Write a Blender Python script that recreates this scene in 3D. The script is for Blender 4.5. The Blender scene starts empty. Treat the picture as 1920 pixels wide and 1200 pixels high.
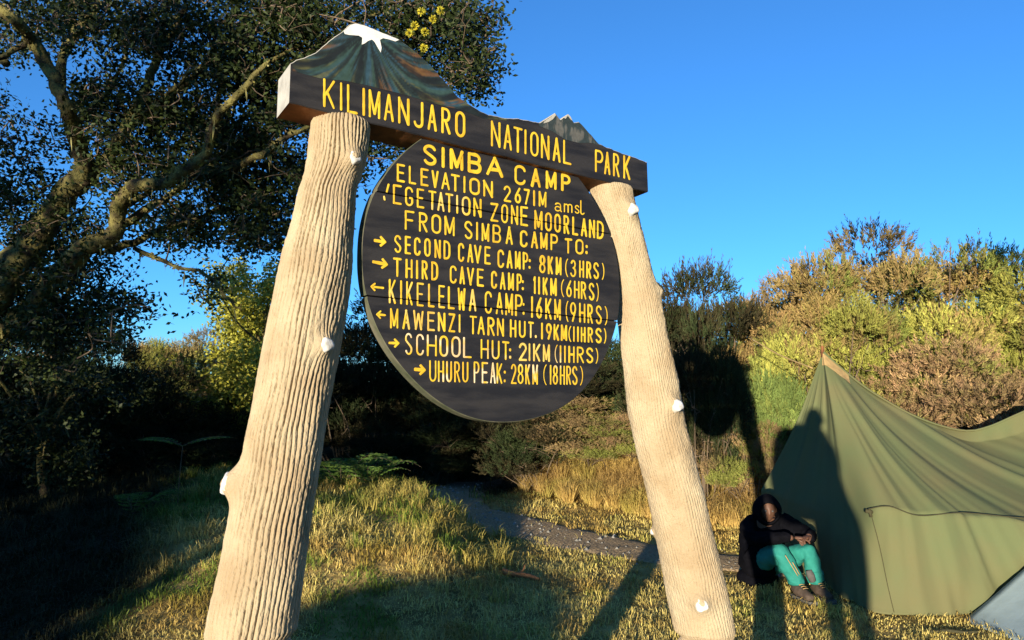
import bpy, bmesh, math, random
import numpy as np
from mathutils import Vector, Matrix

SC = bpy.context.scene
COL = SC.collection
rng = np.random.default_rng(7)
random.seed(7)
PI = math.pi

# ------------------------------------------------------------------ camera, sky, sun, exposure
FPX = 1390.0                      # focal length in photo pixels (1920 wide)
PITCH = math.radians(5.9)
CAMZ = 1.70
SUN_AZ = math.radians(20.6)       # light travels this far right of straight ahead
SUN_EL = math.radians(3.3)

cam = bpy.data.cameras.new('camera')
cam_ob = bpy.data.objects.new('camera', cam)
COL.objects.link(cam_ob)
SC.camera = cam_ob
cam.sensor_width = 36.0
cam.lens = FPX / 1920 * 36.0
cam.clip_start = 0.02
cam.clip_end = 800
cam_ob.location = (0, 0, CAMZ)
cam_ob.rotation_euler = (PI / 2 + PITCH, 0, 0)

world = bpy.data.worlds.new('World')
SC.world = world
world.use_nodes = True
wn = world.node_tree
bg = wn.nodes['Background']
sky = wn.nodes.new('ShaderNodeTexSky')
sky.sky_type = 'NISHITA'
sky.sun_disc = False
sky.sun_elevation = SUN_EL
sky.sun_rotation = PI + SUN_AZ
sky.altitude = 2600
sky.air_density = 1.0
sky.dust_density = 0.0
sky.ozone_density = 4.0
wn.links.new(sky.outputs[0], bg.inputs[0])
bg.inputs[1].default_value = 0.15

sl = bpy.data.lights.new('sun', 'SUN')
so = bpy.data.objects.new('sun', sl)
COL.objects.link(so)
sl.energy = 2.85
sl.angle = math.radians(0.5)
sl.color = (1.0, 0.885, 0.68)
SUN_D = Vector((math.sin(SUN_AZ) * math.cos(SUN_EL), math.cos(SUN_AZ) * math.cos(SUN_EL), -math.sin(SUN_EL)))
so.rotation_euler = SUN_D.to_track_quat('-Z', 'Y').to_euler()
so.location = (-6, -12, 8)

vs = SC.view_settings
vs.view_transform = 'Standard'
vs.look = 'None'
vs.exposure = 1.7
vs.gamma = 1.0
vs.use_curve_mapping = False

# ------------------------------------------------------------------ pixel <-> world helpers
sp, cp = math.sin(PITCH), math.cos(PITCH)
def ray(x, y):
    a = (x - 960) / FPX; b = -(y - 600) / FPX
    return np.array([a, cp - b * sp, b * cp + sp])
def at(x, y, d):
    """point seen at photo pixel x,y at depth d along the view axis"""
    r = ray(x, y)
    return np.array([0, 0, CAMZ]) + r * d
def su(s, u, z=0.0):
    """s metres along the light, u metres to its right"""
    return np.array([math.sin(SUN_AZ) * s + math.cos(SUN_AZ) * u, math.cos(SUN_AZ) * s - math.sin(SUN_AZ) * u, z])

def mixc(a, b, t): return np.asarray(a) * (1 - t[:, None]) + np.asarray(b) * t[:, None]
def smooth(a, b, x):
    t = np.clip((x - a) / (b - a), 0, 1)
    return t * t * (3 - 2 * t)

def _hash(ix, iy, iz, seed):
    h = (ix.astype(np.int64) * 374761393 + iy.astype(np.int64) * 668265263 + iz.astype(np.int64) * 2147483647 + seed * 1274126177) & 0xFFFFFFFF
    h = ((h ^ (h >> 13)) * 1274126177) & 0xFFFFFFFF
    h = (h ^ (h >> 16)) & 0xFFFFFFFF
    return h.astype(np.float64) / 4294967295.0
def noise(x, y, z=None, seed=0):
    x = np.asarray(x, float); y = np.asarray(y, float)
    z = np.zeros_like(x) if z is None else np.asarray(z, float)
    ix, iy, iz = np.floor(x), np.floor(y), np.floor(z)
    fx, fy, fz = x - ix, y - iy, z - iz
    fx = fx * fx * (3 - 2 * fx); fy = fy * fy * (3 - 2 * fy); fz = fz * fz * (3 - 2 * fz)
    r = 0
    for dx in (0, 1):
        for dy in (0, 1):
            for dz in (0, 1):
                w = (fx if dx else 1 - fx) * (fy if dy else 1 - fy) * (fz if dz else 1 - fz)
                r = r + w * _hash(ix + dx, iy + dy, iz + dz, seed)
    return r * 2 - 1
def fbm(x, y, z=None, seed=0, o=3):
    r = 0; a = 1.0; f = 1.0
    for k in range(o):
        r = r + a * noise(np.asarray(x) * f, np.asarray(y) * f, None if z is None else np.asarray(z) * f, seed + k * 17)
        a *= 0.5; f *= 2.03
    return r

# ------------------------------------------------------------------ terrain
def terrain(x, y):
    x = np.asarray(x, float); y = np.asarray(y, float)
    z = 0.009 * fbm(x * 0.9, y * 0.9, seed=3) + 0.02 * noise(x * 0.22, y * 0.22, seed=9)
    yb = np.interp(x, [-1, -0.3, 0.8, 2, 3.5, 6, 10, 30], [13.5, 11.8, 10.0, 9.0, 8.4, 8.3, 8.5, 9])
    t = y - yb
    side = smooth(-2.0, -0.3, x)
    z = z + side * (0.75 * smooth(0, 3.0, t) + 0.09 * np.clip(t - 2.0, 0, 30))
    yf = np.interp(x, [-8, -2.4, -1.2, -0.2], [12.8, 11.4, 10.0, 8.4])
    m = smooth(-0.05, -0.9, x) * smooth(5.4, 7.4, y) * smooth(0.25, -0.5, y - yf)
    z = z + m * (0.26 + 0.05 * fbm(x * 1.7, y * 1.7, seed=21))
    z = z + 0.085 * (np.clip(y, 4.9, 10.0) - 6.4) + 0.27 * smooth(3.4, 1.6, y) * smooth(-9, -4, y)
    far = np.clip(y - 13, 0, 60) * smooth(-1.0, -4.0, x) * 0.05
    return z + far
def th(x, y):
    return float(terrain(np.array([x]), np.array([y]))[0])
def ground_px(x, y):
    r = ray(x, y); d = 3.0
    while d < 60:
        p = np.array([0, 0, CAMZ]) + r * d
        if p[2] < th(p[0], p[1]): break
        d += 0.03
    p[2] = th(p[0], p[1])
    return p

# ------------------------------------------------------------------ object helpers
def tag(o, label=None, cat=None, group=None, kind=None):
    if label: o['label'] = label
    if cat: o['category'] = cat
    if group: o['group'] = group
    if kind: o['kind'] = kind
    return o
def empty(name, loc=(0, 0, 0), label=None, cat=None, group=None):
    o = bpy.data.objects.new(name, None); COL.objects.link(o)
    o.location = loc; o.empty_display_size = 0.1
    return tag(o, label, cat, group)
def mesh_np(name, V, F, mats, parent=None, attrs=None, fmat=None, smooth_sh=False):
    """V (n,3); F list of arrays (m,3)/(m,4)"""
    me = bpy.data.meshes.new(name)
    V = np.asarray(V, np.float32)
    if not isinstance(F, (list, tuple)): F = [F]
    F = [np.asarray(f, np.int32) for f in F if len(f)]
    me.vertices.add(len(V)); me.vertices.foreach_set('co', V.ravel())
    li = np.concatenate([f.ravel() for f in F])
    ln = np.concatenate([np.full(len(f), f.shape[1], np.int32) for f in F])
    st = np.concatenate([[0], np.cumsum(ln)[:-1]]).astype(np.int32)
    me.loops.add(len(li)); me.loops.foreach_set('vertex_index', li.astype(np.int32))
    me.polygons.add(len(ln)); me.polygons.foreach_set('loop_start', st)
    me.update(calc_edges=True)
    if attrs:
        for k, a in attrs.items():
            a = np.asarray(a, np.float32)
            if a.ndim == 1:
                at_ = me.attributes.new(k, 'FLOAT', 'POINT'); at_.data.foreach_set('value', a)
            else:
                at_ = me.attributes.new(k, 'FLOAT_COLOR', 'POINT')
                if a.shape[1] == 3: a = np.concatenate([a, np.ones((len(a), 1), np.float32)], 1)
                at_.data.foreach_set('color', a.ravel().astype(np.float32))
    if not isinstance(mats, (list, tuple)): mats = [mats]
    for m in mats: me.materials.append(m)
    if fmat is not None: me.polygons.foreach_set('material_index', np.asarray(fmat, np.int32))
    if smooth_sh: me.polygons.foreach_set('use_smooth', np.ones(len(ln), bool))
    me.validate()
    o = bpy.data.objects.new(name, me); COL.objects.link(o)
    if parent: o.parent = parent
    return o

class MB:
    """collects pieces into one mesh"""
    def __init__(s): s.V = []; s.F = []; s.n = 0; s.A = []; s.M = []
    def add(s, V, F, a=None, mi=0):
        V = np.asarray(V, float)
        for f in F: s.F.append([i + s.n for i in f]); s.M.append(mi)
        s.V.append(V); s.n += len(V)
        s.A.append(np.zeros((len(V), 3)) if a is None else np.broadcast_to(a, (len(V), 3)))
    def tube(s, P, R, n=8, caps=True, a=None, mi=0, jit=0.0):
        P = np.asarray(P, float); R = np.broadcast_to(np.asarray(R, float), (len(P),))
        up = np.array([0.13, 0.21, 0.97]); V = []
        T = np.gradient(P, axis=0); T /= np.linalg.norm(T, axis=1)[:, None] + 1e-9
        x = np.cross(T[0], up); x /= np.linalg.norm(x) + 1e-9
        for i in range(len(P)):
            x = x - T[i] * (x @ T[i]); x /= np.linalg.norm(x) + 1e-9
            y = np.cross(T[i], x)
            for k in range(n):
                an = 2 * PI * k / n
                r = R[i] * (1 + (random.uniform(-jit, jit) if jit else 0))
                V.append(P[i] + r * (math.cos(an) * x + math.sin(an) * y))
        F = []
        for i in range(len(P) - 1):
            for k in range(n):
                F.append((i * n + k, i * n + (k + 1) % n, (i + 1) * n + (k + 1) % n, (i + 1) * n + k))
        if caps:
            F.append(tuple(range(n - 1, -1, -1))); F.append(tuple((len(P) - 1) * n + k for k in range(n)))
        s.add(V, F, a, mi)
    def build(s, name, mats, parent=None, sm=True, attr=None):
        me = bpy.data.meshes.new(name)
        V = np.concatenate(s.V)
        me.from_pydata(V.tolist(), [], s.F)
        if not isinstance(mats, (list, tuple)): mats = [mats]
        for m in mats: me.materials.append(m)
        me.polygons.foreach_set('material_index', np.array(s.M, np.int32))
        if sm: me.polygons.foreach_set('use_smooth', np.ones(len(s.F), bool))
        if attr:
            A = np.concatenate(s.A); A = np.concatenate([A, np.ones((len(A), 1))], 1).astype(np.float32)
            at_ = me.attributes.new(attr, 'FLOAT_COLOR', 'POINT'); at_.data.foreach_set('color', A.ravel())
        me.update()
        o = bpy.data.objects.new(name, me); COL.objects.link(o)
        if parent: o.parent = parent
        return o

def spline(P, n):
    """catmull-rom through P, n samples per span"""
    P = np.asarray(P, float)
    Q = np.concatenate([[2 * P[0] - P[1]], P, [2 * P[-1] - P[-2]]])
    out = []
    for i in range(1, len(Q) - 2):
        for k in range(n):
            t = k / n
            out.append(0.5 * ((2 * Q[i]) + (-Q[i - 1] + Q[i + 1]) * t + (2 * Q[i - 1] - 5 * Q[i] + 4 * Q[i + 1] - Q[i + 2]) * t * t + (-Q[i - 1] + 3 * Q[i] - 3 * Q[i + 1] + Q[i + 2]) * t ** 3))
    out.append(Q[-2])
    return np.array(out)

# ------------------------------------------------------------------ materials
def mat(name, col=(0.5, 0.5, 0.5), rough=0.8, spec=0.3, attr=None, nscale=None, namt=0.25, bump=0.0, bscale=60, obj_rand=0.0, col2=None, trans=0.0, detail=4, coords='Object', stretch=None):
    m = bpy.data.materials.new(name); m.use_nodes = True
    nt = m.node_tree; N = nt.nodes; L = nt.links
    b = N['Principled BSDF']
    b.inputs['Roughness'].default_value = rough
    b.inputs['Specular IOR Level'].default_value = spec
    src = None
    if attr:
        a = N.new('ShaderNodeAttribute'); a.attribute_name = attr; src = a.outputs['Color']
    tc = N.new('ShaderNodeTexCoord'); vec = tc.outputs[coords]
    if stretch:
        mp = N.new('ShaderNodeMapping'); mp.inputs['Scale'].default_value = stretch
        L.new(vec, mp.inputs['Vector']); vec = mp.outputs[0]
    if nscale:
        t = N.new('ShaderNodeTexNoise'); t.inputs['Scale'].default_value = nscale; t.inputs['Detail'].default_value = detail
        L.new(vec, t.inputs['Vector'])
        mx = N.new('ShaderNodeMix'); mx.data_type = 'RGBA'
        if col2 is not None:
            rp = N.new('ShaderNodeMapRange'); rp.inputs[1].default_value = 0.5 - 0.5 * (1 - namt) * 0.5; rp.inputs[2].default_value = 0.5 + 0.5 * (1 - namt) * 0.5
            L.new(t.outputs[0], rp.inputs[0]); L.new(rp.outputs[0], mx.inputs[0])
            if src: L.new(src, mx.inputs[6])
            else: mx.inputs[6].default_value = (*col, 1)
            mx.inputs[7].default_value = (*col2, 1)
            src = mx.outputs[2]
        else:
            rp = N.new('ShaderNodeMapRange'); rp.inputs[1].default_value = 0.3; rp.inputs[2].default_value = 0.7
            rp.inputs[3].default_value = 1 - namt; rp.inputs[4].default_value = 1 + namt
            L.new(t.outputs[0], rp.inputs[0])
            hs = N.new('ShaderNodeHueSaturation')
            if src: L.new(src, hs.inputs['Color'])
            else: hs.inputs['Color'].default_value = (*col, 1)
            L.new(rp.outputs[0], hs.inputs['Value']); src = hs.outputs[0]
    if obj_rand:
        oi = N.new('ShaderNodeObjectInfo')
        hs = N.new('ShaderNodeHueSaturation')
        r1 = N.new('ShaderNodeMapRange'); r1.inputs[3].default_value = 1 - obj_rand; r1.inputs[4].default_value = 1 + obj_rand
        L.new(oi.outputs['Random'], r1.inputs[0]); L.new(r1.outputs[0], hs.inputs['Value'])
        r2 = N.new('ShaderNodeMapRange'); r2.inputs[3].default_value = 0.5 + obj_rand * 0.06; r2.inputs[4].default_value = 0.5 - obj_rand * 0.06
        L.new(oi.outputs['Random'], r2.inputs[0]); L.new(r2.outputs[0], hs.inputs['Hue'])
        if src: L.new(src, hs.inputs['Color'])
        else: hs.inputs['Color'].default_value = (*col, 1)
        src = hs.outputs[0]
    if src: L.new(src, b.inputs['Base Color'])
    else: b.inputs['Base Color'].default_value = (*col, 1)
    if bump:
        t2 = N.new('ShaderNodeTexNoise'); t2.inputs['Scale'].default_value = bscale; t2.inputs['Detail'].default_value = 5
        L.new(vec, t2.inputs['Vector'])
        bp = N.new('ShaderNodeBump'); bp.inputs['Strength'].default_value = 1.0; bp.inputs['Distance'].default_value = bump
        L.new(t2.outputs[0], bp.inputs['Height']); L.new(bp.outputs[0], b.inputs['Normal'])
    if trans:
        out = N['Material Output']
        tr = N.new('ShaderNodeBsdfTranslucent')
        ms = N.new('ShaderNodeMixShader'); ms.inputs[0].default_value = trans
        if src: L.new(src, tr.inputs['Color'])
        else: tr.inputs['Color'].default_value = (*col, 1)
        L.new(b.outputs[0], ms.inputs[1]); L.new(tr.outputs[0], ms.inputs[2]); L.new(ms.outputs[0], out.inputs['Surface'])
    return m

M = {}
M['post'] = mat('cream_concrete', (0.46, 0.375, 0.25), 0.9, 0.12, nscale=7, namt=0.3, col2=(0.35, 0.26, 0.16), bump=0.004, bscale=130, detail=9)
M['knot'] = mat('white_paint', (0.74, 0.74, 0.76), 0.8, 0.2, nscale=60, namt=0.25, col2=(0.50, 0.45, 0.38), bump=0.001, bscale=150)
M['board'] = mat('dark_sign_paint', (0.012, 0.012, 0.016), 0.62, 0.3, nscale=6, namt=0.55, col2=(0.028, 0.026, 0.028), bump=0.0012, bscale=70, detail=10, stretch=(1, 1, 5))
M['pale_wood'] = mat('weathered_pale_wood', (0.42, 0.40, 0.36), 0.8, 0.2, nscale=14, namt=0.3, bump=0.001, bscale=80)
M['brown_wood'] = mat('bare_brown_wood', (0.30, 0.12, 0.045), 0.7, 0.3, nscale=10, namt=0.5, col2=(0.10, 0.04, 0.02), bump=0.001, bscale=60)
M['rim'] = mat('lichen_grey_wood', (0.15, 0.14, 0.10), 0.85, 0.2, nscale=16, namt=0.3, col2=(0.07, 0.08, 0.045), bump=0.002, bscale=70)
M['yellow'] = mat('yellow_letter_paint', (0.8, 0.5, 0.05), 0.6, 0.3, attr='tint', nscale=26, namt=0.14)
M['paint'] = mat('mountain_paint', (0.1, 0.1, 0.1), 0.6, 0.3, attr='tint', nscale=60, namt=0.2)
M['snow'] = mat('white_summit_paint', (0.74, 0.72, 0.70), 0.7, 0.2, nscale=30, namt=0.12)
M['ground'] = mat('dry_soil_turf', (0.30, 0.21, 0.075), 1.0, 0.0, attr='tint', nscale=5, namt=0.5, bump=0.02, bscale=22, coords='Generated' if False else 'Object')
M['path'] = mat('dark_gravel', (0.30, 0.235, 0.165), 0.95, 0.1, attr='tint', nscale=45, namt=0.4, bump=0.02, bscale=40)
M['grass'] = mat('grass_blades', rough=0.7, spec=0.2, attr='tint', trans=0.08)
M['leaf'] = mat('leaves', rough=0.55, spec=0.2, attr='tint', trans=0.16)
M['heath'] = mat('heath_sprays', rough=0.75, spec=0.15, attr='tint', obj_rand=0.22, trans=0.06)
M['bark'] = mat('mossy_bark', (0.060, 0.045, 0.028), 0.95, 0.1, nscale=9, namt=0.55, col2=(0.19, 0.165, 0.055), bump=0.03, bscale=26)
M['stem'] = mat('dry_twigs', (0.15, 0.11, 0.075), 0.9, 0.1, nscale=12, namt=0.3)
M['moss'] = mat('hanging_lichen', rough=0.9, spec=0.05, attr='tint', trans=0.2)
M['canvas'] = mat('olive_canvas', (0.118, 0.136, 0.062), 0.85, 0.15, nscale=2.2, namt=0.45, col2=(0.138, 0.132, 0.062), bump=0.0012, bscale=300, detail=8)
M['tan'] = mat('tan_reinforcement', (0.40, 0.27, 0.12), 0.85, 0.15, nscale=30, namt=0.15)
M['rope'] = mat('dark_rope', (0.06, 0.055, 0.03), 0.9, 0.1)
M['black'] = mat('black_cloth', (0.004, 0.004, 0.006), 0.9, 0.05, nscale=20, namt=0.3, bump=0.003, bscale=35)
M['teal'] = mat('teal_cloth', (0.022, 0.20, 0.165), 0.75, 0.2, nscale=14, namt=0.12, bump=0.004, bscale=28)
M['grey'] = mat('grey_cloth', (0.10, 0.095, 0.09), 0.85, 0.15, nscale=20, namt=0.2, bump=0.002, bscale=40)
M['boot'] = mat('brown_leather', (0.085, 0.06, 0.045), 0.75, 0.2, nscale=30, namt=0.3, bump=0.002, bscale=60)
M['skin'] = mat('brown_skin', (0.12, 0.058, 0.035), 0.55, 0.35, nscale=18, namt=0.1)
M['eye'] = mat('eye_white', (0.10, 0.09, 0.08), 0.3, 0.3)
M['white'] = mat('white_plastic', (0.75, 0.75, 0.75), 0.4, 0.4)
M['bluegrey'] = mat('blue_grey_nylon', (0.27, 0.34, 0.36), 0.6, 0.3, nscale=3, namt=0.15, bump=0.004, bscale=9)
M['fern'] = mat('fern_fronds', rough=0.6, spec=0.2, attr='tint', trans=0.3)

# ================================================================== the sign
YAW, TILT, ROLL = math.radians(33.508), math.radians(-7.667), math.radians(-4.483)
def sign_axes():
    cy, sy = math.cos(YAW), math.sin(YAW)
    Ry = np.array([[cy, 0, sy], [0, 1, 0], [sy, 0, -cy]])
    ct, st = math.cos(TILT), math.sin(TILT); Rx = np.array([[1, 0, 0], [0, ct, -st], [0, st, ct]])
    cr, sr = math.cos(ROLL), math.sin(ROLL); Rz = np.array([[cr, -sr, 0], [sr, cr, 0], [0, 0, 1]])
    Mc = Ry @ Rx @ Rz
    Rc = np.array([[1, 0, 0], [0, -sp, cp], [0, cp, sp]])
    return Rc @ Mc
AX = sign_axes()
SU, SV, SN = AX[:, 0], AX[:, 1], AX[:, 2]
DC = at(946.9, 507.2, 2.5)                # disc centre, world
DRAD = 0.5085
def S(u, v, n=0.0):
    u = np.asarray(u, float)[..., None]; v = np.asarray(v, float)[..., None]; n = np.asarray(n, float)[..., None]
    return DC + u * SU + v * SV + n * SN
def unS(x, y, n=0.0):
    """photo pixel -> (u,v) on the sign plane at offset n"""
    r = ray(x, y); o = np.array([0, 0, CAMZ]); c = DC + SN * n
    p = o + r * (((c - o) @ SN) / (r @ SN)) - c
    return np.array([p @ SU, p @ SV])

sign_base = S(np.array(0.0), np.array(0.0))
sign = empty('park_sign', (float(DC[0]), float(DC[1]), 0.0),
             'tall wooden park sign with mountain shaped beam, round board and two pale log posts', 'sign')
SIGN_INV = np.array([DC[0], DC[1], 0.0])
def L_(P): return np.asarray(P) - SIGN_INV

BN, DN = 0.022, 0.0            # front planes of the beam and of the round board
BT, DT = 0.125, 0.042          # their thickness

# ---- beam outline in photo pixels (front face)
OUT = [(545, 118), (556, 112), (592, 99), (616, 78), (643, 57), (655, 46), (666, 42), (685, 47), (716, 60), (750, 74), (785, 101), (808, 122), (835, 153), (858, 180), (885, 199), (916, 215), (943, 220), (974, 222), (1013, 230), (1028, 220), (1041, 211), (1051, 224), (1065, 213), (1076, 230), (1086, 227), (1101, 244), (1124, 270), (1155, 282), (1182, 292), (1213, 303)]
top = np.array([unS(x, y, BN) for x, y in OUT])
botl, botr = unS(546, 193.5, BN), unS(1214, 360, BN)
uu = np.unique(np.concatenate([np.linspace(top[0, 0], top[-1, 0], 240), top[:, 0]]))
vtop = np.interp(uu, top[:, 0], top[:, 1]) + 0.0016 * fbm(uu * 45, uu * 0, seed=5)
vbot = np.interp(uu, [botl[0], botr[0]], [botl[1], botr[1]]) + 0.0015 * fbm(uu * 14, uu * 0, seed=8)
def band_solid(uu, vb, vt, nf, nb, name, mats, parent, ch=0.003, joints=None):
    """solid between curves vb,vt; chamfered front edge. mats: front, top edge, bottom edge, left end, right end"""
    k = len(uu)
    rows = [(vb, nb), (vb, nf - ch), (vb + ch, nf), (vt - ch, nf), (vt, nf - ch), (vt, nb)]
    V = np.concatenate([L_(S(uu, v, np.full(k, n))) for v, n in rows])
    F = []; MI = []
    for r, mi in ((0, 2), (1, 0 if joints is None else 1), (2, 0), (3, 1), (4, 1)):
        for i in range(k - 1):
            m_ = mi
            if joints is not None and r != 2:
                vv = vb if r < 2 else vt
                if any(abs(vv[i] - q) < 1e-6 and abs(vv[i + 1] - q) < 1e-6 for q in joints): m_ = 0
            F.append((r * k + i, r * k + i + 1, (r + 1) * k + i + 1, (r + 1) * k + i)); MI.append(m_)
    for i in range(k - 1):                       # back
        F.append((5 * k + i, 5 * k + i + 1, i + 1, i)); MI.append(0)
    for i, mi in ((0, 3), (k - 1, 4)):
        a = [r * k + i for r in range(6)]
        F.append(tuple(a[::-1] if i == 0 else a)); MI.append(mi)
    me = bpy.data.meshes.new(name); me.from_pydata(V.tolist(), [], F)
    for m in mats: me.materials.append(m)
    me.polygons.foreach_set('material_index', np.array(MI, np.int32)); me.update()
    o = bpy.data.objects.new(name, me); COL.objects.link(o); o.parent = parent
    return o
beam = band_solid(uu, vbot, vtop, BN, BN - BT, 'header_beam', [M['board'], M['pale_wood'], M['brown_wood'], M['pale_wood'], M['board']], sign)
beam['label'] = 'long dark header beam cut along the top like a snowy mountain ridge'

# ---- painted mountain flank and snow cap on the beam
pk = unS(690, 75, BN)
def paint_band(u0, u1, lowpx, name, seed, colf):
    q = np.linspace(u0, u1, 220)
    vt = np.interp(q, uu, vtop) - 0.0035
    lp = np.array([unS(x, y, BN) for x, y in lowpx]); vb = np.interp(q, lp[:, 0], lp[:, 1])
    vb = np.minimum(vb, vt - 0.001)
    nr = 34
    t = np.linspace(0, 1, nr)[:, None]
    V_ = vb[None] * (1 - t) + vt[None] * t; U_ = np.broadcast_to(q[None], V_.shape)
    C = colf(U_, V_)
    P = L_(S(U_, V_, np.full(V_.shape, BN + 0.0009))).reshape(-1, 3)
    k = len(q); idx = np.arange(nr * k).reshape(nr, k)
    F = np.stack([idx[:-1, :-1], idx[:-1, 1:], idx[1:, 1:], idx[1:, :-1]], -1).reshape(-1, 4)
    return mesh_np(name, P, F, M['paint'], beam, {'tint': C.reshape(-1, 3)})
def flank(U_, V_):
    du, dv = U_ - pk[0], pk[1] - V_
    a = np.arctan2(du, dv + 0.03) ; r = np.hypot(du, dv)
    a = a * (1 - 0.55 * smooth(0.05, 0.5, r)) + 0.14 * np.sign(du) * r
    s = fbm(a * 18 + 3, r * 9, seed=31, o=4); s2 = fbm(a * 11 - 7, r * 6.0, seed=57, o=4); s3 = fbm(a * 26, r * 12, seed=77)
    base = np.array([0.022, 0.040, 0.045]); blue = np.array([0.035, 0.085, 0.125]); teal = np.array([0.045, 0.09, 0.075])
    rust = np.array([0.19, 0.085, 0.03]); och = np.array([0.14, 0.13, 0.04]); dark = np.array([0.013, 0.016, 0.020])
    c = base + (blue - base) * smooth(0.0, 0.6, s)[..., None]
    c = c + (teal - c) * smooth(0.05, 0.5, s2)[..., None] * 0.75
    c = c + (och - c) * (smooth(0.25, 0.6, s3) * smooth(0.08, 0.2, r))[..., None] * 0.6
    c = c + (rust - c) * (smooth(0.42, 0.62, -s2) * smooth(0.07, 0.16, r))[..., None] * 0.75
    c = c + (dark - c) * smooth(0.0, 0.6, -s)[..., None] * 0.85
    return c * 0.72
paint_band(top[0, 0] + 0.006, unS(950, 222, BN)[0], [(545, 132), (600, 147), (650, 152), (700, 163), (760, 178), (820, 196), (870, 208), (905, 222), (950, 226)], 'mountain_painting', 1, flank)
def flank2(U_, V_):
    s = fbm(U_ * 60, V_ * 22, seed=91, o=3)
    a = np.array([0.030, 0.042, 0.045]); b = np.array([0.10, 0.10, 0.095])
    return a + (b - a) * smooth(0.1, 0.7, s)[..., None]
paint_band(unS(1010, 229, BN)[0], unS(1128, 270, BN)[0], [(1010, 236), (1035, 246), (1060, 262), (1085, 268), (1110, 268), (1130, 275)], 'peak_painting', 2, flank2)
# snow: outline polygon, upper side follows the ridge
def flat_poly(name, px, n, m, parent, nplane):
    P = [unS(x, y, nplane) for x, y in px]
    bm = bmesh.new()
    vs_ = [bm.verts.new(L_(S(np.array(p[0]), np.array(p[1]), np.array(n)))) for p in P]
    es = [bm.edges.new((vs_[i], vs_[(i + 1) % len(vs_)])) for i in range(len(vs_))]
    bmesh.ops.triangle_fill(bm, use_beauty=True, edges=es, normal=SN.tolist())
    me = bpy.data.meshes.new(name); bm.to_mesh(me); bm.free(); me.materials.append(m)
    o = bpy.data.objects.new(name, me); COL.objects.link(o); o.parent = parent
    return o
flat_poly('snow_cap', [(644, 59), (655, 48.5), (666, 44.5), (685, 49), (716, 62), (748, 75), (741, 78), (728, 74), (718, 72), (712, 75), (715, 90), (713.5, 99), (710, 93), (702, 79), (697, 74.5), (690, 77), (683, 82), (678, 84), (679, 71), (672, 67), (655, 66), (646, 64)], BN + 0.0016, M['snow'], beam, BN)
flat_poly('snow_cap', [(1020, 228), (1030, 221), (1040, 213.5), (1042, 216), (1036, 224), (1028, 229), (1018, 232)], BN + 0.0022, M['pale_wood'], beam, BN)
flat_poly('snow_cap', [(1056, 221), (1065, 214.5), (1069, 219), (1073, 227), (1069, 224), (1064, 217.5), (1060, 223)], BN + 0.0022, M['pale_wood'], beam, BN)

# ---- round board: three planks with open joints
c1, c2 = [np.mean([unS(x, y, DN)[1] for x, y in l]) for l in ([(741, 368), (940, 404), (1132, 431)], [(730, 559), (930, 581), (1138, 597)])]
GAP = 0.0016
board = None
v_up = np.interp(0.0, [botl[0], botr[0]], [botl[1], botr[1]]) + 0.03
for (va, vb2) in ((-1, c2 - GAP), (c2 + GAP, c1 - GAP), (c1 + GAP, v_up)):
    umax = DRAD
    th_ = np.linspace(0, PI, 181); q = -DRAD * np.cos(th_)
    rad = DRAD * (1 + 0.004 * np.sin(th_ * 7 + va) )
    half = np.sqrt(np.clip(rad ** 2 - q ** 2, 0, None))
    lo = np.maximum(-half, va); hi = np.minimum(half, vb2)
    ok = hi > lo + 0.006
    pl = band_solid(q[ok], lo[ok], hi[ok], DN, DN - DT, 'plank', [M['board'], M['rim'], M['rim'], M['rim'], M['rim']], sign, ch=0.0022, joints=(c1 - GAP, c1 + GAP, c2 - GAP, c2 + GAP, v_up))
    if board is None:
        board = pl; board.name = 'round_board'
        boards = [pl]
    else: boards.append(pl)
# merge the three planks into one board mesh
bm = bmesh.new()
for b_ in boards: bm.from_mesh(b_.data)
me = bpy.data.meshes.new('round_board'); bm.to_mesh(me); bm.free()
for m in (M['board'], M['rim'], M['rim'], M['rim'], M['rim']): me.materials.append(m)
board.data = me
for b_ in boards[1:]: bpy.data.objects.remove(b_)
board['label'] = 'round dark board of three planks with yellow distances'

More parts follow.
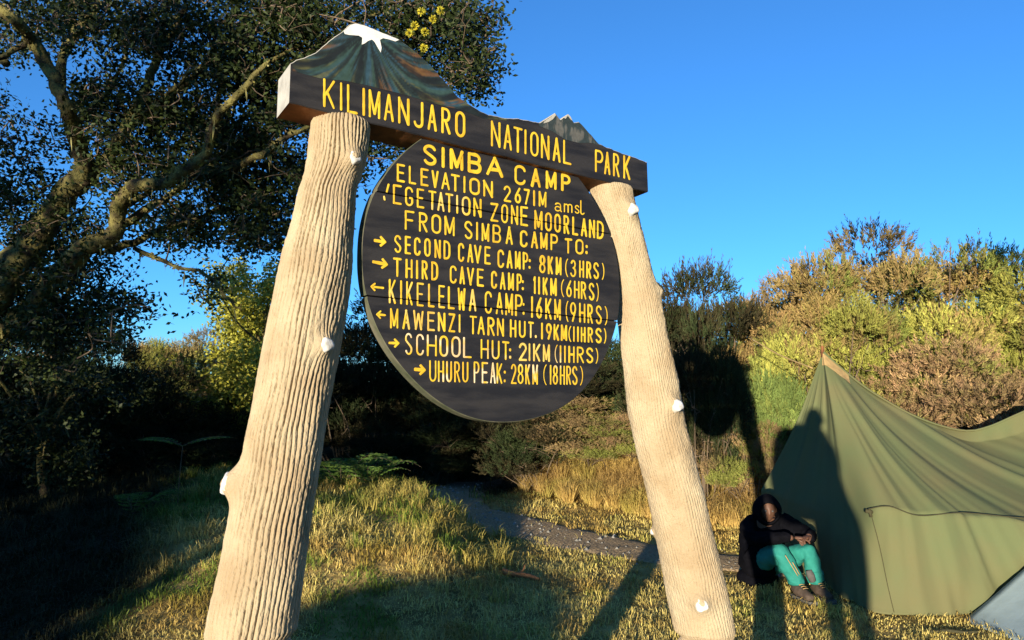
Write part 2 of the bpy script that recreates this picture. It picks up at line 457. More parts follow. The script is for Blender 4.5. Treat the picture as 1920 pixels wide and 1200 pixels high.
# ---- stroke lettering
def arc(cx, cy, rx, ry, a0, a1, n=10):
    t = np.radians(np.linspace(a0, a1, n))
    return [(cx + rx * math.cos(a), cy + ry * math.sin(a)) for a in t]
G = {
 'A': [[(0, 0), (.5, 1)], [(.5, 1), (1, 0)], [(.2, .33), (.8, .33)]],
 'B': [[(0, 0), (0, 1)], [(0, 1), (.5, 1)] + arc(.55, .76, .4, .24, 90, -90) + [(0, .53)], [(.05, .53)] + arc(.58, .265, .42, .265, 90, -90) + [(0, 0)]],
 'C': [arc(.5, .78, .5, .22, 5, 180) + arc(.5, .22, .5, .22, 180, 355)],
 'D': [[(0, 0), (0, 1)], [(0, 1)] + arc(.35, .7, .65, .3, 90, 0) + arc(.35, .3, .65, .3, 0, -90) + [(0, 0)]],
 'E': [[(0, 0), (0, 1)], [(0, 1), (1, 1)], [(0, .52), (.85, .52)], [(0, 0), (1, 0)]],
 'F': [[(0, 0), (0, 1)], [(0, 1), (1, 1)], [(0, .52), (.85, .52)]],
 'G': [arc(.5, .78, .5, .22, 5, 180) + arc(.5, .22, .5, .22, 180, 355) + [(1, .42), (.6, .42)]],
 'H': [[(0, 0), (0, 1)], [(1, 0), (1, 1)], [(0, .5), (1, .5)]],
 'I': [[(.5, 0), (.5, 1)]],
 'J': [[(.95, 1), (.95, .2)] + arc(.5, .17, .45, .17, 0, -180)],
 'K': [[(0, 0), (0, 1)], [(1, 1), (.08, .42)], [(.3, .56), (1, 0)]],
 'L': [[(0, 1), (0, 0)], [(0, 0), (1, 0)]],
 'M': [[(0, 0), (0, 1)], [(0, 1), (.5, .12)], [(.5, .12), (1, 1)], [(1, 1), (1, 0)]],
 'N': [[(0, 0), (0, 1)], [(0, 1), (1, 0)], [(1, 0), (1, 1)]],
 'O': [arc(.5, .76, .5, .24, 0, 180) + arc(.5, .24, .5, .24, 180, 360) + [(1, .76)]],
 'P': [[(0, 0), (0, 1)], [(0, 1), (.5, 1)] + arc(.52, .74, .48, .26, 90, -90) + [(0, .48)]],
 'R': [[(0, 0), (0, 1)], [(0, 1), (.5, 1)] + arc(.5, .76, .47, .24, 90, -90) + [(0, .52)], [(.4, .5), (1, 0)]],
 'S': [arc(.5, .76, .46, .24, 20, 200) + [(.3, .58), (.7, .44)] + arc(.52, .24, .46, .24, 20, -160)],
 'T': [[(0, 1), (1, 1)], [(.5, 1), (.5, 0)]],
 'U': [[(0, 1), (0, .24)] + arc(.5, .24, .5, .24, 180, 360) + [(1, 1)]],
 'V': [[(0, 1), (.5, 0)], [(.5, 0), (1, 1)]],
 'v': [[(.72, .52), (1, 1)], [(.36, .26), (.43, .10)]],
 'W': [[(0, 1), (.2, 0)], [(.2, 0), (.5, .85)], [(.5, .85), (.8, 0)], [(.8, 0), (1, 1)]],
 'X': [[(0, 0), (1, 1)], [(0, 1), (1, 0)]],
 'Z': [[(0, 1), (1, 1)], [(1, 1), (0, 0)], [(0, 0), (1, 0)]],
 '1': [[(.5, 0), (.5, 1)], [(.5, 1), (.1, .84)]],
 'i': [[(.5, 0), (.5, 1)]],
 '2': [arc(.5, .74, .48, .26, 170, -20) + [(.75, .5), (0, 0)], [(0, 0), (1, 0)]],
 '3': [arc(.45, .77, .45, .23, 160, -80), arc(.45, .27, .55, .27, 85, -160)],
 '6': [[(.85, 1), (.3, .62)] + arc(.5, .29, .5, .29, 150, 500)],
 '7': [[(0, 1), (1, 1)], [(1, 1), (.3, 0)]],
 '8': [arc(.5, .76, .42, .24, -90, 270, 16), arc(.5, .26, .5, .26, 90, 450, 16)],
 '9': [arc(.5, .70, .5, .30, -20, 340, 16) + [(.98, .6), (.4, 0)]],
 '(': [arc(1.0, .5, 1.0, .62, 118, 242, 12)],
 ')': [arc(0.0, .5, 1.0, .62, 62, -62, 12)],
 ':': [[(.5, .1), (.5, .13)], [(.5, .55), (.5, .58)]],
 '.': [[(.5, .05), (.5, .08)]],
 'a': [arc(.45, .75, .45, .25, 160, 0, 8) + [(.9, .1), (1.05, 0)], arc(.42, .28, .45, .28, 40, 320, 12)],
 'm': [[(0, 0), (0, 1)], [(0, .7)] + arc(.25, .75, .25, .25, 180, 0, 8) + [(.5, 0)], [(.5, .7)] + arc(.75, .75, .25, .25, 180, 0, 8) + [(1, 0)]],
 's': [arc(.5, .76, .42, .24, 20, 200) + [(.3, .58), (.7, .44)] + arc(.5, .24, .44, .24, 20, -160)],
 'l': [[(.1, 1), (.1, .2)] + arc(.5, .15, .4, .15, 180, 330, 7)],
}
class Ribbons:
    def __init__(s): s.V = []; s.F = []; s.C = []; s.k = 0
    def stroke(s, P, w, nplane, gapv=(), worn=0.0, flat=False):
        """P polyline (u,v) on plane; carved-looking ribbon, round ends"""
        P = np.asarray(P, float)
        # resample
        d = np.concatenate([[0], np.cumsum(np.linalg.norm(np.diff(P, axis=0), axis=1))])
        if d[-1] < 1e-5: return
        n = max(3, int(d[-1] / 0.0035) + 1)
        t = np.linspace(0, d[-1], n)
        Q = np.stack([np.interp(t, d, P[:, 0]), np.interp(t, d, P[:, 1])], 1)
        keep = np.ones(n, bool)
        for g in gapv: keep &= np.abs(Q[:, 1] - g) > GAP * 1.5
        runs = []; cur = []
        for i in range(n):
            if keep[i]: cur.append(i)
            elif cur: runs.append(cur); cur = []
        if cur: runs.append(cur)
        for rn in runs:
            if len(rn) < 2: continue
            R_ = Q[rn]
            T = np.gradient(R_, axis=0); T /= np.linalg.norm(T, axis=1)[:, None] + 1e-9
            Nn = np.stack([-T[:, 1], T[:, 0]], 1)
            ww = w * (1 + 0.13 * fbm(R_[:, 0] * 60 + s.k, R_[:, 1] * 60, seed=4))
            # round ends
            e0 = [R_[0] - T[0] * ww[0] * f for f in (0.42, 0.3)]; e1 = [R_[-1] + T[-1] * ww[-1] * f for f in (0.3, 0.42)]
            R2 = np.concatenate([e0, R_, e1]); T2 = np.concatenate([[T[0]] * 2, T, [T[-1]] * 2]); N2 = np.stack([-T2[:, 1], T2[:, 0]], 1)
            W2 = np.concatenate([[ww[0] * .45, ww[0] * .8], ww, [ww[-1] * .8, ww[-1] * .45]])
            off = 0.00022 * (s.k % 5); s.k += 1
            rowsu = []
            for lat, h in ((-.5, 0.0012), (-.36, 0.0019), (0, 0.0010), (.36, 0.0019), (.5, 0.0012)):
                q = R2 + N2 * (W2 * lat)[:, None]
                rowsu.append(L_(S(q[:, 0], q[:, 1], np.full(len(q), nplane + h + off))))
            k = len(R2); base = len(s.V) and sum(len(v) for v in s.V)
            X = np.stack(rowsu, 1).reshape(-1, 3)
            s.V.append(X)
            idx = np.arange(k * 5).reshape(k, 5) + base
            s.F.append(np.stack([idx[:-1, :-1], idx[:-1, 1:], idx[1:, 1:], idx[1:, :-1]], -1).reshape(-1, 4))
            wn_ = smooth(0.1, 0.5, fbm(R2[:, 0] * 18, R2[:, 1] * 14, seed=66)) * worn
            yel = np.array([0.74, 0.51, 0.035]); whi = np.array([0.80, 0.70, 0.50]); org = np.array([0.36, 0.16, 0.02]); 
            og = smooth(0.0, 0.6, fbm(R2[:, 0] * 30 + 9, R2[:, 1] * 9, seed=12))
            cc = yel * (1 - wn_[:, None]) + whi * wn_[:, None]
            cc = cc * (1 - 0.35 * og[:, None]) + np.array([0.62, 0.30, 0.02]) * 0.35 * og[:, None]
            ee = org * 0.75 + 0.25 * cc
            C = np.stack([ee, cc, cc * 0.9, cc, ee], 1).reshape(-1, 3)
            s.C.append(C)
    def build(s, name, parent):
        return mesh_np(name, np.concatenate(s.V), np.concatenate(s.F), M['yellow'], parent, {'tint': np.concatenate(s.C)})

def word(par, text, ox, sc_, boxes, tl, tr, w, nplane, gaps=(), worn=0.0, thin=0.55):
    """tl=(ytop,ybase) at the word's left, tr at its right, photo px. boxes: letter x-ranges in zoomed units"""
    xs = [(ox + a / sc_, ox + b / sc_) for a, b in boxes]
    x0, x1 = xs[0][0], xs[-1][1]
    hw = w * 0.5; rb = Ribbons()
    for ch, (a, b) in zip(text, xs):
        thinf = thin if ch in '()' else 1.0
        pad = w * 0.5 * thinf
        if ch in 'Ii1' and b - a < 1.6 * w: pass
        a2, b2 = (a + pad, b - pad) if b - a > 2.2 * pad else ((a + b) / 2, (a + b) / 2)
        for pl_ in G[ch]:
            P = []
            jx, jy = random.uniform(-.25, .25), random.uniform(-.3, .3)
            pts = pl_ if len(pl_) > 2 else [pl_[0], pl_[1]]
            for gx, gy in pts:
                x = a2 + (b2 - a2) * gx + jx if ch not in 'Ii' else (a + b) / 2 + jx
                f = (x - x0) / (x1 - x0 + 1e-6)
                yt = tl[0] + (tr[0] - tl[0]) * f + hw; yb = tl[1] + (tr[1] - tl[1]) * f - hw
                y = yb + (yt - yb) * gy + jy
                P.append(unS(x, y, nplane))
            P = np.array(P)
            depth = ray(x, y)
            wm = w * thinf * np.linalg.norm(unS(x + 0.5, y, nplane) - unS(x - 0.5, y, nplane)) * 0.80 * random.uniform(.9, 1.1)
            if ch in ':.': wm *= 1.25; P[1] = P[0] + np.array([0, 0.0022])
            rb.stroke(P, wm, nplane, gaps, worn)
    return rb.build('lettering', par)

# header lettering
word(beam, 'KILIMANJARO', 580, 6, [(152, 292), (335, 378), (418, 545), (592, 630), (664, 800), (835, 953), (992, 1128), (1165, 1290), (1325, 1435), (1480, 1590), (1635, 1755)], (146, 201.5), (211, 260), 5.6, BN)
word(beam, 'NATIONAL', 900, 6, [(120, 232), (262, 358), (370, 478), (495, 525), (560, 660), (682, 782), (812, 905), (930, 1030)], (225.5, 274.5), (266, 311), 4.6, BN)
word(beam, 'PARK', 900, 6, [(1290, 1390), (1390, 1468), (1492, 1570), (1605, 1690)], (280, 323), (293.5, 338), 4.4, BN)

gaps = (c1, c2)
word(board, 'SIMBA', 680, 8, [(895, 1118), (1168, 1240), (1300, 1515), (1568, 1785), (1842, 2115)], (268, 309), (297, 335), 7.2, DN)
word(board, 'CAMP', 900, 8, [(508, 690), (755, 912), (975, 1150), (1205, 1360)], (307, 346), (329, 361), 6.0, DN)
word(board, 'ELEVATION', 680, 8, [(505, 635), (685, 805), (862, 990), (1030, 1142), (1172, 1310), (1315, 1460), (1502, 1545), (1595, 1760), (1800, 1958)], (306, 341), (340, 372), 4.8, DN)
word(board, '2671M', 900, 8, [(350, 468), (515, 618), (648, 748), (790, 830), (875, 998)], (347, 378), (360.5, 390), 4.2, DN)
word(board, 'ams', 900, 8, [(1118, 1222), (1252, 1385), (1412, 1495)], (379, 396.5), (385, 401.5), 2.5, DN)
word(board, 'l', 900, 8, [(1495, 1580)], (375.5, 403), (375.5, 403), 2.6, DN)
word(board, 'vEGETATION', 680, 8, [(260, 408), (450, 588), (632, 762), (805, 925), (975, 1108), (1112, 1228), (1232, 1362), (1395, 1438), (1480, 1618), (1655, 1785)], (341, 379), (373, 409), 4.6, DN, gaps, 0.25)
word(board, 'ZONE', 900, 8, [(150, 278), (312, 425), (458, 575), (598, 720)], (380, 415), (388, 425.5), 4.3, DN, gaps)
word(board, 'MOORLAND', 920, 8, [(648, 778), (808, 918), (950, 1055), (1088, 1180), (1215, 1312), (1348, 1445), (1468, 1568), (1585, 1698)], (393.5, 430), (416, 450), 4.4, DN, gaps)
word(board, 'FROM', 680, 8, [(625, 778), (835, 978), (1025, 1178), (1222, 1382)], (393.5, 431), (407, 444), 4.8, DN, gaps)
word(board, 'SIMBA', 680, 8, [(1518, 1655), (1695, 1735), (1778, 1902), (1940, 2080), (2135, 2255)], (413, 448), (425.5, 460), 4.5, DN, gaps)
word(board, 'CAMP', 920, 8, [(435, 555), (598, 710), (735, 855), (890, 1010)], (430.5, 463), (440, 471.5), 4.5, DN, gaps)
word(board, 'TO:', 920, 8, [(1102, 1222), (1265, 1395), (1420, 1450)], (446, 475.5), (450, 479), 4.2, DN, gaps)
word(board, 'SECOND', 680, 8, [(465, 585), (630, 728), (765, 870), (920, 1025), (1070, 1172), (1208, 1318)], (439.5, 474), (452, 488), 4.6, DN)
word(board, 'CAVE', 680, 8, [(1425, 1525), (1562, 1660), (1665, 1785), (1820, 1920)], (454.5, 491), (463, 497), 4.4, DN)
word(board, 'CAMP:', 920, 8, [(98, 205), (235, 330), (358, 448), (475, 565), (568, 598)], (467, 502), (474, 507.5), 4.3, DN)
word(board, '8KM', 920, 8, [(722, 828), (850, 935), (970, 1065)], (477.5, 512.5), (483, 517), 4.4, DN)
word(board, '(3HRS)', 920, 8, [(1112, 1185), (1192, 1285), (1318, 1400), (1430, 1510), (1530, 1625), (1645, 1705)], (485, 519), (494, 525), 3.9, DN)
word(board, 'THIRD', 680, 8, [(448, 585), (638, 752), (792, 835), (878, 980), (1022, 1135)], (482, 519.5), (491.5, 527), 4.7, DN)
word(board, 'CAVE', 680, 8, [(1300, 1412), (1448, 1535), (1555, 1675), (1708, 1818)], (496.5, 531), (504.5, 538.5), 4.4, DN)
word(board, 'CAMP:', 920, 8, [(2, 98), (132, 225), (255, 350), (382, 470), (468, 495)], (507.5, 541.5), (514.5, 547), 4.2, DN)
word(board, '1iKM', 920, 8, [(632, 688), (705, 745), (772, 858), (888, 992)], (518, 551.5), (522, 556), 4.4, DN)
word(board, '(6HRS)', 920, 8, [(1052, 1130), (1125, 1218), (1245, 1332), (1348, 1435), (1460, 1555), (1560, 1620)], (523.5, 556), (531.5, 565.5), 3.8, DN)
word(board, 'KIKELELWA', 680, 8, [(385, 500), (555, 598), (645, 755), (805, 918), (975, 1078), (1128, 1235), (1275, 1382), (1418, 1545), (1588, 1708)], (522.5, 569), (543, 585), 4.5, DN, gaps, 0.2)
word(board, 'CAMP:', 920, 8, [(-95, 20), (68, 190), (212, 335), (362, 482), (475, 502)], (545.5, 588), (553, 594), 4.2, DN, gaps)
word(board, 'i6KM', 920, 8, [(595, 640), (675, 775), (812, 915), (945, 1055)], (555.5, 596), (561.5, 601.5), 4.3, DN, gaps)
word(board, '(9HRS)', 920, 8, [(1122, 1190), (1185, 1285), (1322, 1420), (1445, 1535), (1565, 1670), (1680, 1755)], (564, 602.5), (575, 610), 4.0, DN, gaps)
word(board, 'MAWENZI', 680, 8, [(405, 538), (588, 715), (752, 918), (962, 1085), (1122, 1242), (1278, 1390), (1430, 1475)], (577, 616), (589, 624.5), 4.6, DN, (), 0.2)
word(board, 'TARN', 680, 8, [(1595, 1715), (1718, 1832), (1868, 1980), (2008, 2120)], (591.5, 626.5), (597, 631.5), 4.2, DN)
word(board, 'HUT.', 920, 8, [(285, 388), (415, 525), (552, 645), (662, 688)], (598.5, 633), (604.5, 635), 4.2, DN, (), 0.3)
word(board, 'i9KM', 920, 8, [(745, 790), (820, 918), (938, 1025), (1048, 1148)], (604.5, 636.5), (609.5, 640), 4.3, DN)
word(board, '(iiHRS)', 920, 8, [(1165, 1232), (1228, 1262), (1288, 1325), (1345, 1425), (1450, 1535), (1560, 1665), (1675, 1735)], (611, 640.5), (616, 644.5), 4.0, DN)
word(board, 'SCHOOL', 680, 8, [(625, 750), (795, 920), (958, 1115), (1148, 1285), (1325, 1470), (1502, 1635)], (623.5, 666), (633, 672), 4.3, DN, (), 0.9)
word(board, 'HUT:', 680, 8, [(1765, 1895), (1928, 2055), (2085, 2200), (2195, 2225)], (635, 673), (641, 675.5), 4.2, DN, (), 0.5)
word(board, '2iKM', 920, 8, [(415, 545), (560, 600), (630, 745), (775, 888)], (642, 676.5), (646, 679), 4.3, DN, (), 0.2)
word(board, '(iiHRS)', 920, 8, [(955, 1030), (1025, 1065), (1092, 1130), (1160, 1260), (1288, 1400), (1425, 1540), (1545, 1610)], (646.5, 680), (653, 682), 3.7, DN, (), 0.5)
word(board, 'UHURU', 680, 8, [(992, 1108), (1125, 1222), (1245, 1340), (1368, 1465), (1488, 1588)], (675, 716), (678.5, 718), 4.0, DN, (), 1.0)
word(board, 'PEAK:', 680, 8, [(1662, 1755), (1780, 1880), (1905, 1995), (2000, 2095), (2112, 2142)], (677.5, 718.5), (681, 720), 3.8, DN, (), 0.9)
word(board, '28KM', 920, 8, [(298, 388), (398, 495), (512, 590), (618, 708)], (681.5, 720), (684, 721.5), 3.6, DN, (), 0.7)
word(board, '(i8HRS)', 920, 8, [(785, 868), (875, 915), (925, 1010), (1030, 1115), (1128, 1205), (1215, 1305), (1310, 1385)], (684, 721.5), (687, 722), 3.4, DN, (), 0.6)
# arrows
def arrow(x0, y0, x1, y1, w, hw_):
    rb = Ribbons()
    p0, p1 = unS(x0, y0, DN), unS(x1, y1, DN); d = p1 - p0; Ld = np.linalg.norm(d); d /= Ld; nrm = np.array([-d[1], d[0]])
    rb.stroke([p0, p0 + d * Ld * 0.75], w, DN)
    tip = p1
    rb.stroke([tip - d * hw_ * 1.1 + nrm * hw_, tip], w * 0.8, DN)
    rb.stroke([tip - d * hw_ * 1.1 - nrm * hw_, tip], w * 0.8, DN)
    o = rb.build('arrow', board)
    return o
arrow(703, 451, 722, 454, 0.010, 0.013)
arrow(700, 491, 725, 496, 0.010, 0.013)
arrow(718, 540, 696, 537.5, 0.007, 0.010)
arrow(721.5, 591, 706.5, 589.5, 0.007, 0.010)
arrow(730, 643, 747, 643.5, 0.008, 0.011)
arrow(778.5, 692.5, 796, 694, 0.011, 0.013)

# ---- posts: cast concrete logs with deep wavy grain, knots and white painted cut ends
def post(sil, vtop_px, nax, seed, groove, K, knots, label):
    """sil: rows (y, xleft, xright) photo px"""
    rows = []
    for y, xl, xr in sil:
        ra, rb_ = ray(xl, y), ray(xr, y)
        fa, fb = math.atan2(ra @ SU, -(ra @ SN)), math.atan2(rb_ @ SU, -(rb_ @ SN))
        fm, al = (fa + fb) / 2, abs(fb - fa) / 2
        o_ = np.array([0, 0, CAMZ]) - DC; ou, on = o_ @ SU, o_ @ SN
        D_ = (on - nax) / math.cos(fm)
        mid = unS((xl + xr) / 2, y, nax)
        rows.append((ou + D_ * math.sin(fm), mid[1], D_ * math.sin(al)))
    rows = np.array(rows)[::-1]
    # extend to below the ground
    v0, u0, r0 = rows[0, 1], rows[0, 0], rows[0, 2]
    sl_ = (rows[3, 0] - rows[0, 0]) / (rows[3, 1] - rows[0, 1])
    vb_ = -(DC[2] + 0.25) / SV[2]
    rows = np.concatenate([[[u0 + sl_ * (vb_ - v0), vb_, r0 * 1.05]], rows])
    o = np.argsort(rows[:, 1]); rows = rows[o]
    nv, nt_ = 820, 600
    v = np.concatenate([np.linspace(vb_, v0 - 0.02, 90), np.linspace(v0, rows[-1, 1], nv - 90)])
    u = np.interp(v, rows[:, 1], rows[:, 0]); r = np.interp(v, rows[:, 1], rows[:, 2])
    # smooth
    kk = np.ones(25) / 25
    u = np.convolve(np.pad(u, 12, mode='edge'), kk, 'valid'); r = np.convolve(np.pad(r, 12, mode='edge'), kk, 'valid')
    lean = np.gradient(u, v); r = r * 0.965 / np.sqrt(1 + lean ** 2) * 1.0
    rr_ = r * np.cos(np.arctan(lean)) ** 0
    t = np.linspace(0, 2 * PI, nt_, endpoint=False)
    T, Vv = np.meshgrid(t, v); R_ = np.repeat(r[:, None], nt_, 1); U = np.repeat(u[:, None], nt_, 1)
    ct, st = np.cos(T), np.sin(T)
    # grain phase: runs along the log, wavers, bends round the knots
    wob = 0.9 * fbm(ct * 1.3, st * 1.3, Vv * 5.0, seed=seed, o=2) + 0.20 * fbm(ct * 3.1, st * 3.1, Vv * 13, seed=seed + 5, o=2)
    ph = T * K + wob * 1.5 + 0.35 * np.round(1.6 * noise(ct * 2.5, st * 2.5, Vv * 6, seed=seed + 31)) * smooth(0.2, 0.6, noise(ct * 3, st * 3, Vv * 11, seed=seed + 32))
    near = np.zeros_like(T); bulge = np.zeros_like(T)
    for (kt, kv, ks, kh) in knots:
        dt = np.angle(np.exp(1j * (T - kt))) * R_; dv_ = (Vv - kv)
        q = np.exp(-(dt ** 2 + (dv_ * 0.75) ** 2) / (2 * ks ** 2))
        ph = ph + 4.5 * q * np.tanh(dt / ks * 1.5)
        near = np.maximum(near, q); bulge = bulge + kh * np.exp(-(dt ** 2 + (dv_) ** 2) / (2 * (ks * 0.62) ** 2))
    g = np.abs(np.sin(ph / 2 * 2))
    amp = groove * (0.40 + 0.85 * smooth(-0.6, 0.7, fbm(ct * 3.4, st * 3.4, Vv * 4.5, seed=seed + 11))) * (1 - 0.75 * near)
    disp = -amp * (1 - g ** 0.34) + 0.0012 * fbm(ct * 16, st * 16, Vv * 60, seed=seed + 3, o=4) + 0.006 * fbm(ct * 1.1, st * 1.1, Vv * 3, seed=seed + 7)
    fine = -amp * 0.13 * (1 - np.abs(np.sin(ph * 1.9 + 1.3 + 2 * noise(ct * 4, st * 4, Vv * 30, seed=seed + 2))) ** 0.5)
    R2 = R_ + disp + fine + bulge
    # rounded top edge
    e = np.clip((rows[-1, 1] - Vv) / 0.022, 0, 1); R2 = R2 * (0.80 + 0.20 * np.sqrt(1 - (1 - e) ** 2))
    P = S(U + R2 * ct, Vv, nax + R2 * st)
    V = L_(P.reshape(-1, 3)); idx = np.arange(nv * nt_).reshape(nv, nt_); nx = np.roll(idx, -1, 1)
    F = np.stack([idx[:-1], nx[:-1], nx[1:], idx[1:]], -1).reshape(-1, 4)
    # top cap
    c = S(np.array(u[-1]), np.array(rows[-1, 1] + 0.004), np.array(nax)); V = np.concatenate([V, [L_(c)]])
    Ft = np.stack([idx[-1], nx[-1], np.full(nt_, len(V) - 1)], -1)
    ob = mesh_np('post', V, [F, Ft], M['post'], sign, smooth_sh=True)
    ob['label'] = label
    # cut branch stubs with white painted ends
    for (kt, kv, ks, kh), wh in zip(knots, [k for k in range(len(knots))]):
        i = int(np.argmin(np.abs(v - kv)))
        d = np.array([math.cos(kt), math.sin(kt)])
        ax = d[0] * SU + d[1] * SN + 0.25 * SV; ax /= np.linalg.norm(ax)
        c0 = S(np.array(u[i]), np.array(kv), np.array(nax)) + (d[0] * SU + d[1] * SN) * (r[i] + kh * 0.72)
        s1 = np.cross(ax, SV); s1 /= np.linalg.norm(s1); s2 = np.cross(ax, s1)
        mb = MB(); nn = 20; rc = ks * 0.60
        prof = [(-0.03, 1.12), (0.0, 1.06), (0.004, 0.97), (0.0062, 0.75), (0.0070, 0.40), (0.0068, 0.0)]
        VV = []
        for h, f in prof:
            for k in range(nn):
                an = 2 * PI * k / nn; w_ = rc * f * (1 + 0.08 * math.sin(3 * an + seed) + 0.06 * math.sin(5 * an + 1))
                VV.append(L_(c0 + ax * h + s1 * w_ * math.cos(an) + s2 * w_ * math.sin(an)))
        FF = [(a * nn + k, a * nn + (k + 1) % nn, (a + 1) * nn + (k + 1) % nn, (a + 1) * nn + k) for a in range(len(prof) - 1) for k in range(nn)]
        mb.add(VV, FF); mb.build('branch_stub', M['knot'], ob)
    return ob
NAX = BN - BT / 2 + 0.002
def knot_at(x, y, nax, sil, out=0.0):
    """photo pixel of a knot -> (angle, v) on the post"""
    yy = np.array([s_[0] for s_ in sil]); xl = np.interp(y, yy, [s_[1] for s_ in sil]); xr = np.interp(y, yy, [s_[2] for s_ in sil])
    f = np.clip((x - xl) / (xr - xl) * 2 - 1, -1, 1)           # -1 left silhouette, 1 right
    # the camera sees the post along its view ray: angle of view direction in sign frame
    p = unS((xl + xr) / 2, y, nax)
    c = S(np.array(p[0]), np.array(p[1]), np.array(nax)); w = np.array([0, 0, CAMZ]) - c
    ph = math.atan2(w @ SN, w @ SU)
    return ph - math.asin(f), p[1]
silL = [(229, 582, 697), (262, 578, 696), (300, 574, 692), (325, 567, 685), (360, 557, 671), (412, 547, 669), (475, 527, 665), (500, 521.7, 666), (567, 506, 657), (587, 500, 654), (650, 488, 642), (733, 471, 627), (817, 453, 612), (867, 447, 604), (947, 428, 591), (983, 422, 585), (1050, 407, 577), (1133, 386, 564), (1200, 375, 555)]
silR = [(352, 1104, 1188), (389, 1112, 1197), (440, 1127, 1209), (506, 1140, 1223), (560, 1148, 1240), (624, 1157, 1252), (702, 1166, 1272), (780, 1174, 1285), (850, 1190, 1304), (920, 1208, 1323), (976, 1220, 1335), (1053, 1235, 1356), (1130, 1250, 1374), (1197, 1264, 1388)]
kl = []
for x, y, ks, kh in ((660, 312, 0.030, 0.024), (608, 652, 0.030, 0.022), (428, 903, 0.045, 0.040)):
    a, v_ = knot_at(x, y, NAX, silL); kl.append((a, v_, ks, kh))
kr = []
for x, y, ks, kh in ((1184, 404, 0.034, 0.030), (1240, 547, 0.022, 0.015), (1267, 762, 0.034, 0.026), (1315, 1120, 0.036, 0.030), (1217, 997, 0.022, 0.014)):
    a, v_ = knot_at(x, y, NAX, silR); kr.append((a, v_, ks, kh))
post(silL, 225, NAX, 11, 0.0115, 23, kl, 'thicker pale log post with deep wavy grooves, under the mountain peak')
post(silR, 350, NAX, 43, 0.0050, 30, kr, 'smoother pale log post with several white cut stubs')

# ================================================================== ground, path
def grid_axis(segs):
    out = []
    for a, b, n in segs: out.append(np.linspace(a, b, n, endpoint=False))
    return np.concatenate(out + [[segs[-1][1]]])
gx = grid_axis([(-250, -30, 20), (-30, -8, 30), (-8, 8, 200), (8, 30, 30), (30, 250, 20)])
gy = grid_axis([(-60, 3, 40), (3, 14, 160), (14, 30, 40), (30, 400, 30)])
X, Y = np.meshgrid(gx, gy); Z = terrain(X, Y)
idx = np.arange(X.size).reshape(X.shape)
F = np.stack([idx[:-1, :-1], idx[:-1, 1:], idx[1:, 1:], idx[1:, :-1]], -1).reshape(-1, 4)
def shade_mask(x, y):
    """1 where shade is painted into the ground colour, along with dark undergrowth"""
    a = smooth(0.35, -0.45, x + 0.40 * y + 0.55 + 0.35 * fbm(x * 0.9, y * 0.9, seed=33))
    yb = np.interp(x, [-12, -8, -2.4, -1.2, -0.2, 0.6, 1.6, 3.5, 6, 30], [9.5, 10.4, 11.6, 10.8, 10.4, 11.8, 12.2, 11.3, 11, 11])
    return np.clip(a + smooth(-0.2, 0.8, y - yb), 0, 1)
dm = shade_mask(X, Y).reshape(-1); gc = mixc(np.array((0.30, 0.21, 0.075)), np.array((0.022, 0.018, 0.010)), dm) * (1 + 0.35 * fbm(X * 2.2, Y * 2.2, seed=40).reshape(-1, 1))  # left side and thicket floor darkened: shade painted into the tint
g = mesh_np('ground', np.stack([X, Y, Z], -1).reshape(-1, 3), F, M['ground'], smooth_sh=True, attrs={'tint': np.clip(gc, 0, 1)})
tag(g, 'dry grassy ground of the camp', 'ground', kind='structure')

pc = np.array([ground_px(x, y)[:2] for x, y in ((1700, 1090), (1440, 1064), (1240, 1043), (1100, 1016), (985, 990), (900, 970), (850, 958))])
pc = np.concatenate([pc, [pc[-1] + np.array([-0.15, 1.3]), pc[-1] + np.array([0.1, 2.6])]])
pcs = spline(pc, 12)
def path_dist(x, y):
    d = np.full(np.shape(x), 1e9)
    for p in pcs[::3]: d = np.minimum(d, np.hypot(x - p[0], y - p[1]))
    return d
T = np.gradient(pcs, axis=0); T /= np.linalg.norm(T, axis=1)[:, None]; Nn = np.stack([-T[:, 1], T[:, 0]], 1)
k = len(pcs); W = 14; PV = []
halfw = np.interp(np.linspace(0, 1, k), [0, 0.25, 0.5, 0.75, 1], [0.20, 0.34, 0.46, 0.5, 0.6])
for j in range(W + 1):
    f = j / W * 2 - 1
    e = 0.12 * fbm(np.arange(k) * 0.25, np.full(k, f * 3), seed=71) * abs(f)
    q = pcs + Nn * ((f * (1 + e)) * halfw)[:, None]
    z = terrain(q[:, 0], q[:, 1]) + 0.012 * (1 - abs(f) ** 3) + 0.004 + 0.006 * fbm(q[:, 0] * 9, q[:, 1] * 9, seed=15)
    if j in (0, W): z = z - 0.03
    PV.append(np.stack([q[:, 0], q[:, 1], z], 1))
PV = np.concatenate(PV); idx = np.arange((W + 1) * k).reshape(W + 1, k)
F = np.stack([idx[:-1, :-1], idx[:-1, 1:], idx[1:, 1:], idx[1:, :-1]], -1).reshape(-1, 4)
tag(mesh_np('path', PV, F, M['path'], smooth_sh=True, attrs={'tint': mixc((0.37, 0.26, 0.145), (0.06, 0.045, 0.028), shade_mask(PV[:, 0], PV[:, 1] - 0.6))}), 'dark gravel footpath curving behind the sign', 'path', kind='structure')  # far end darkened, its shade is painted into the tint
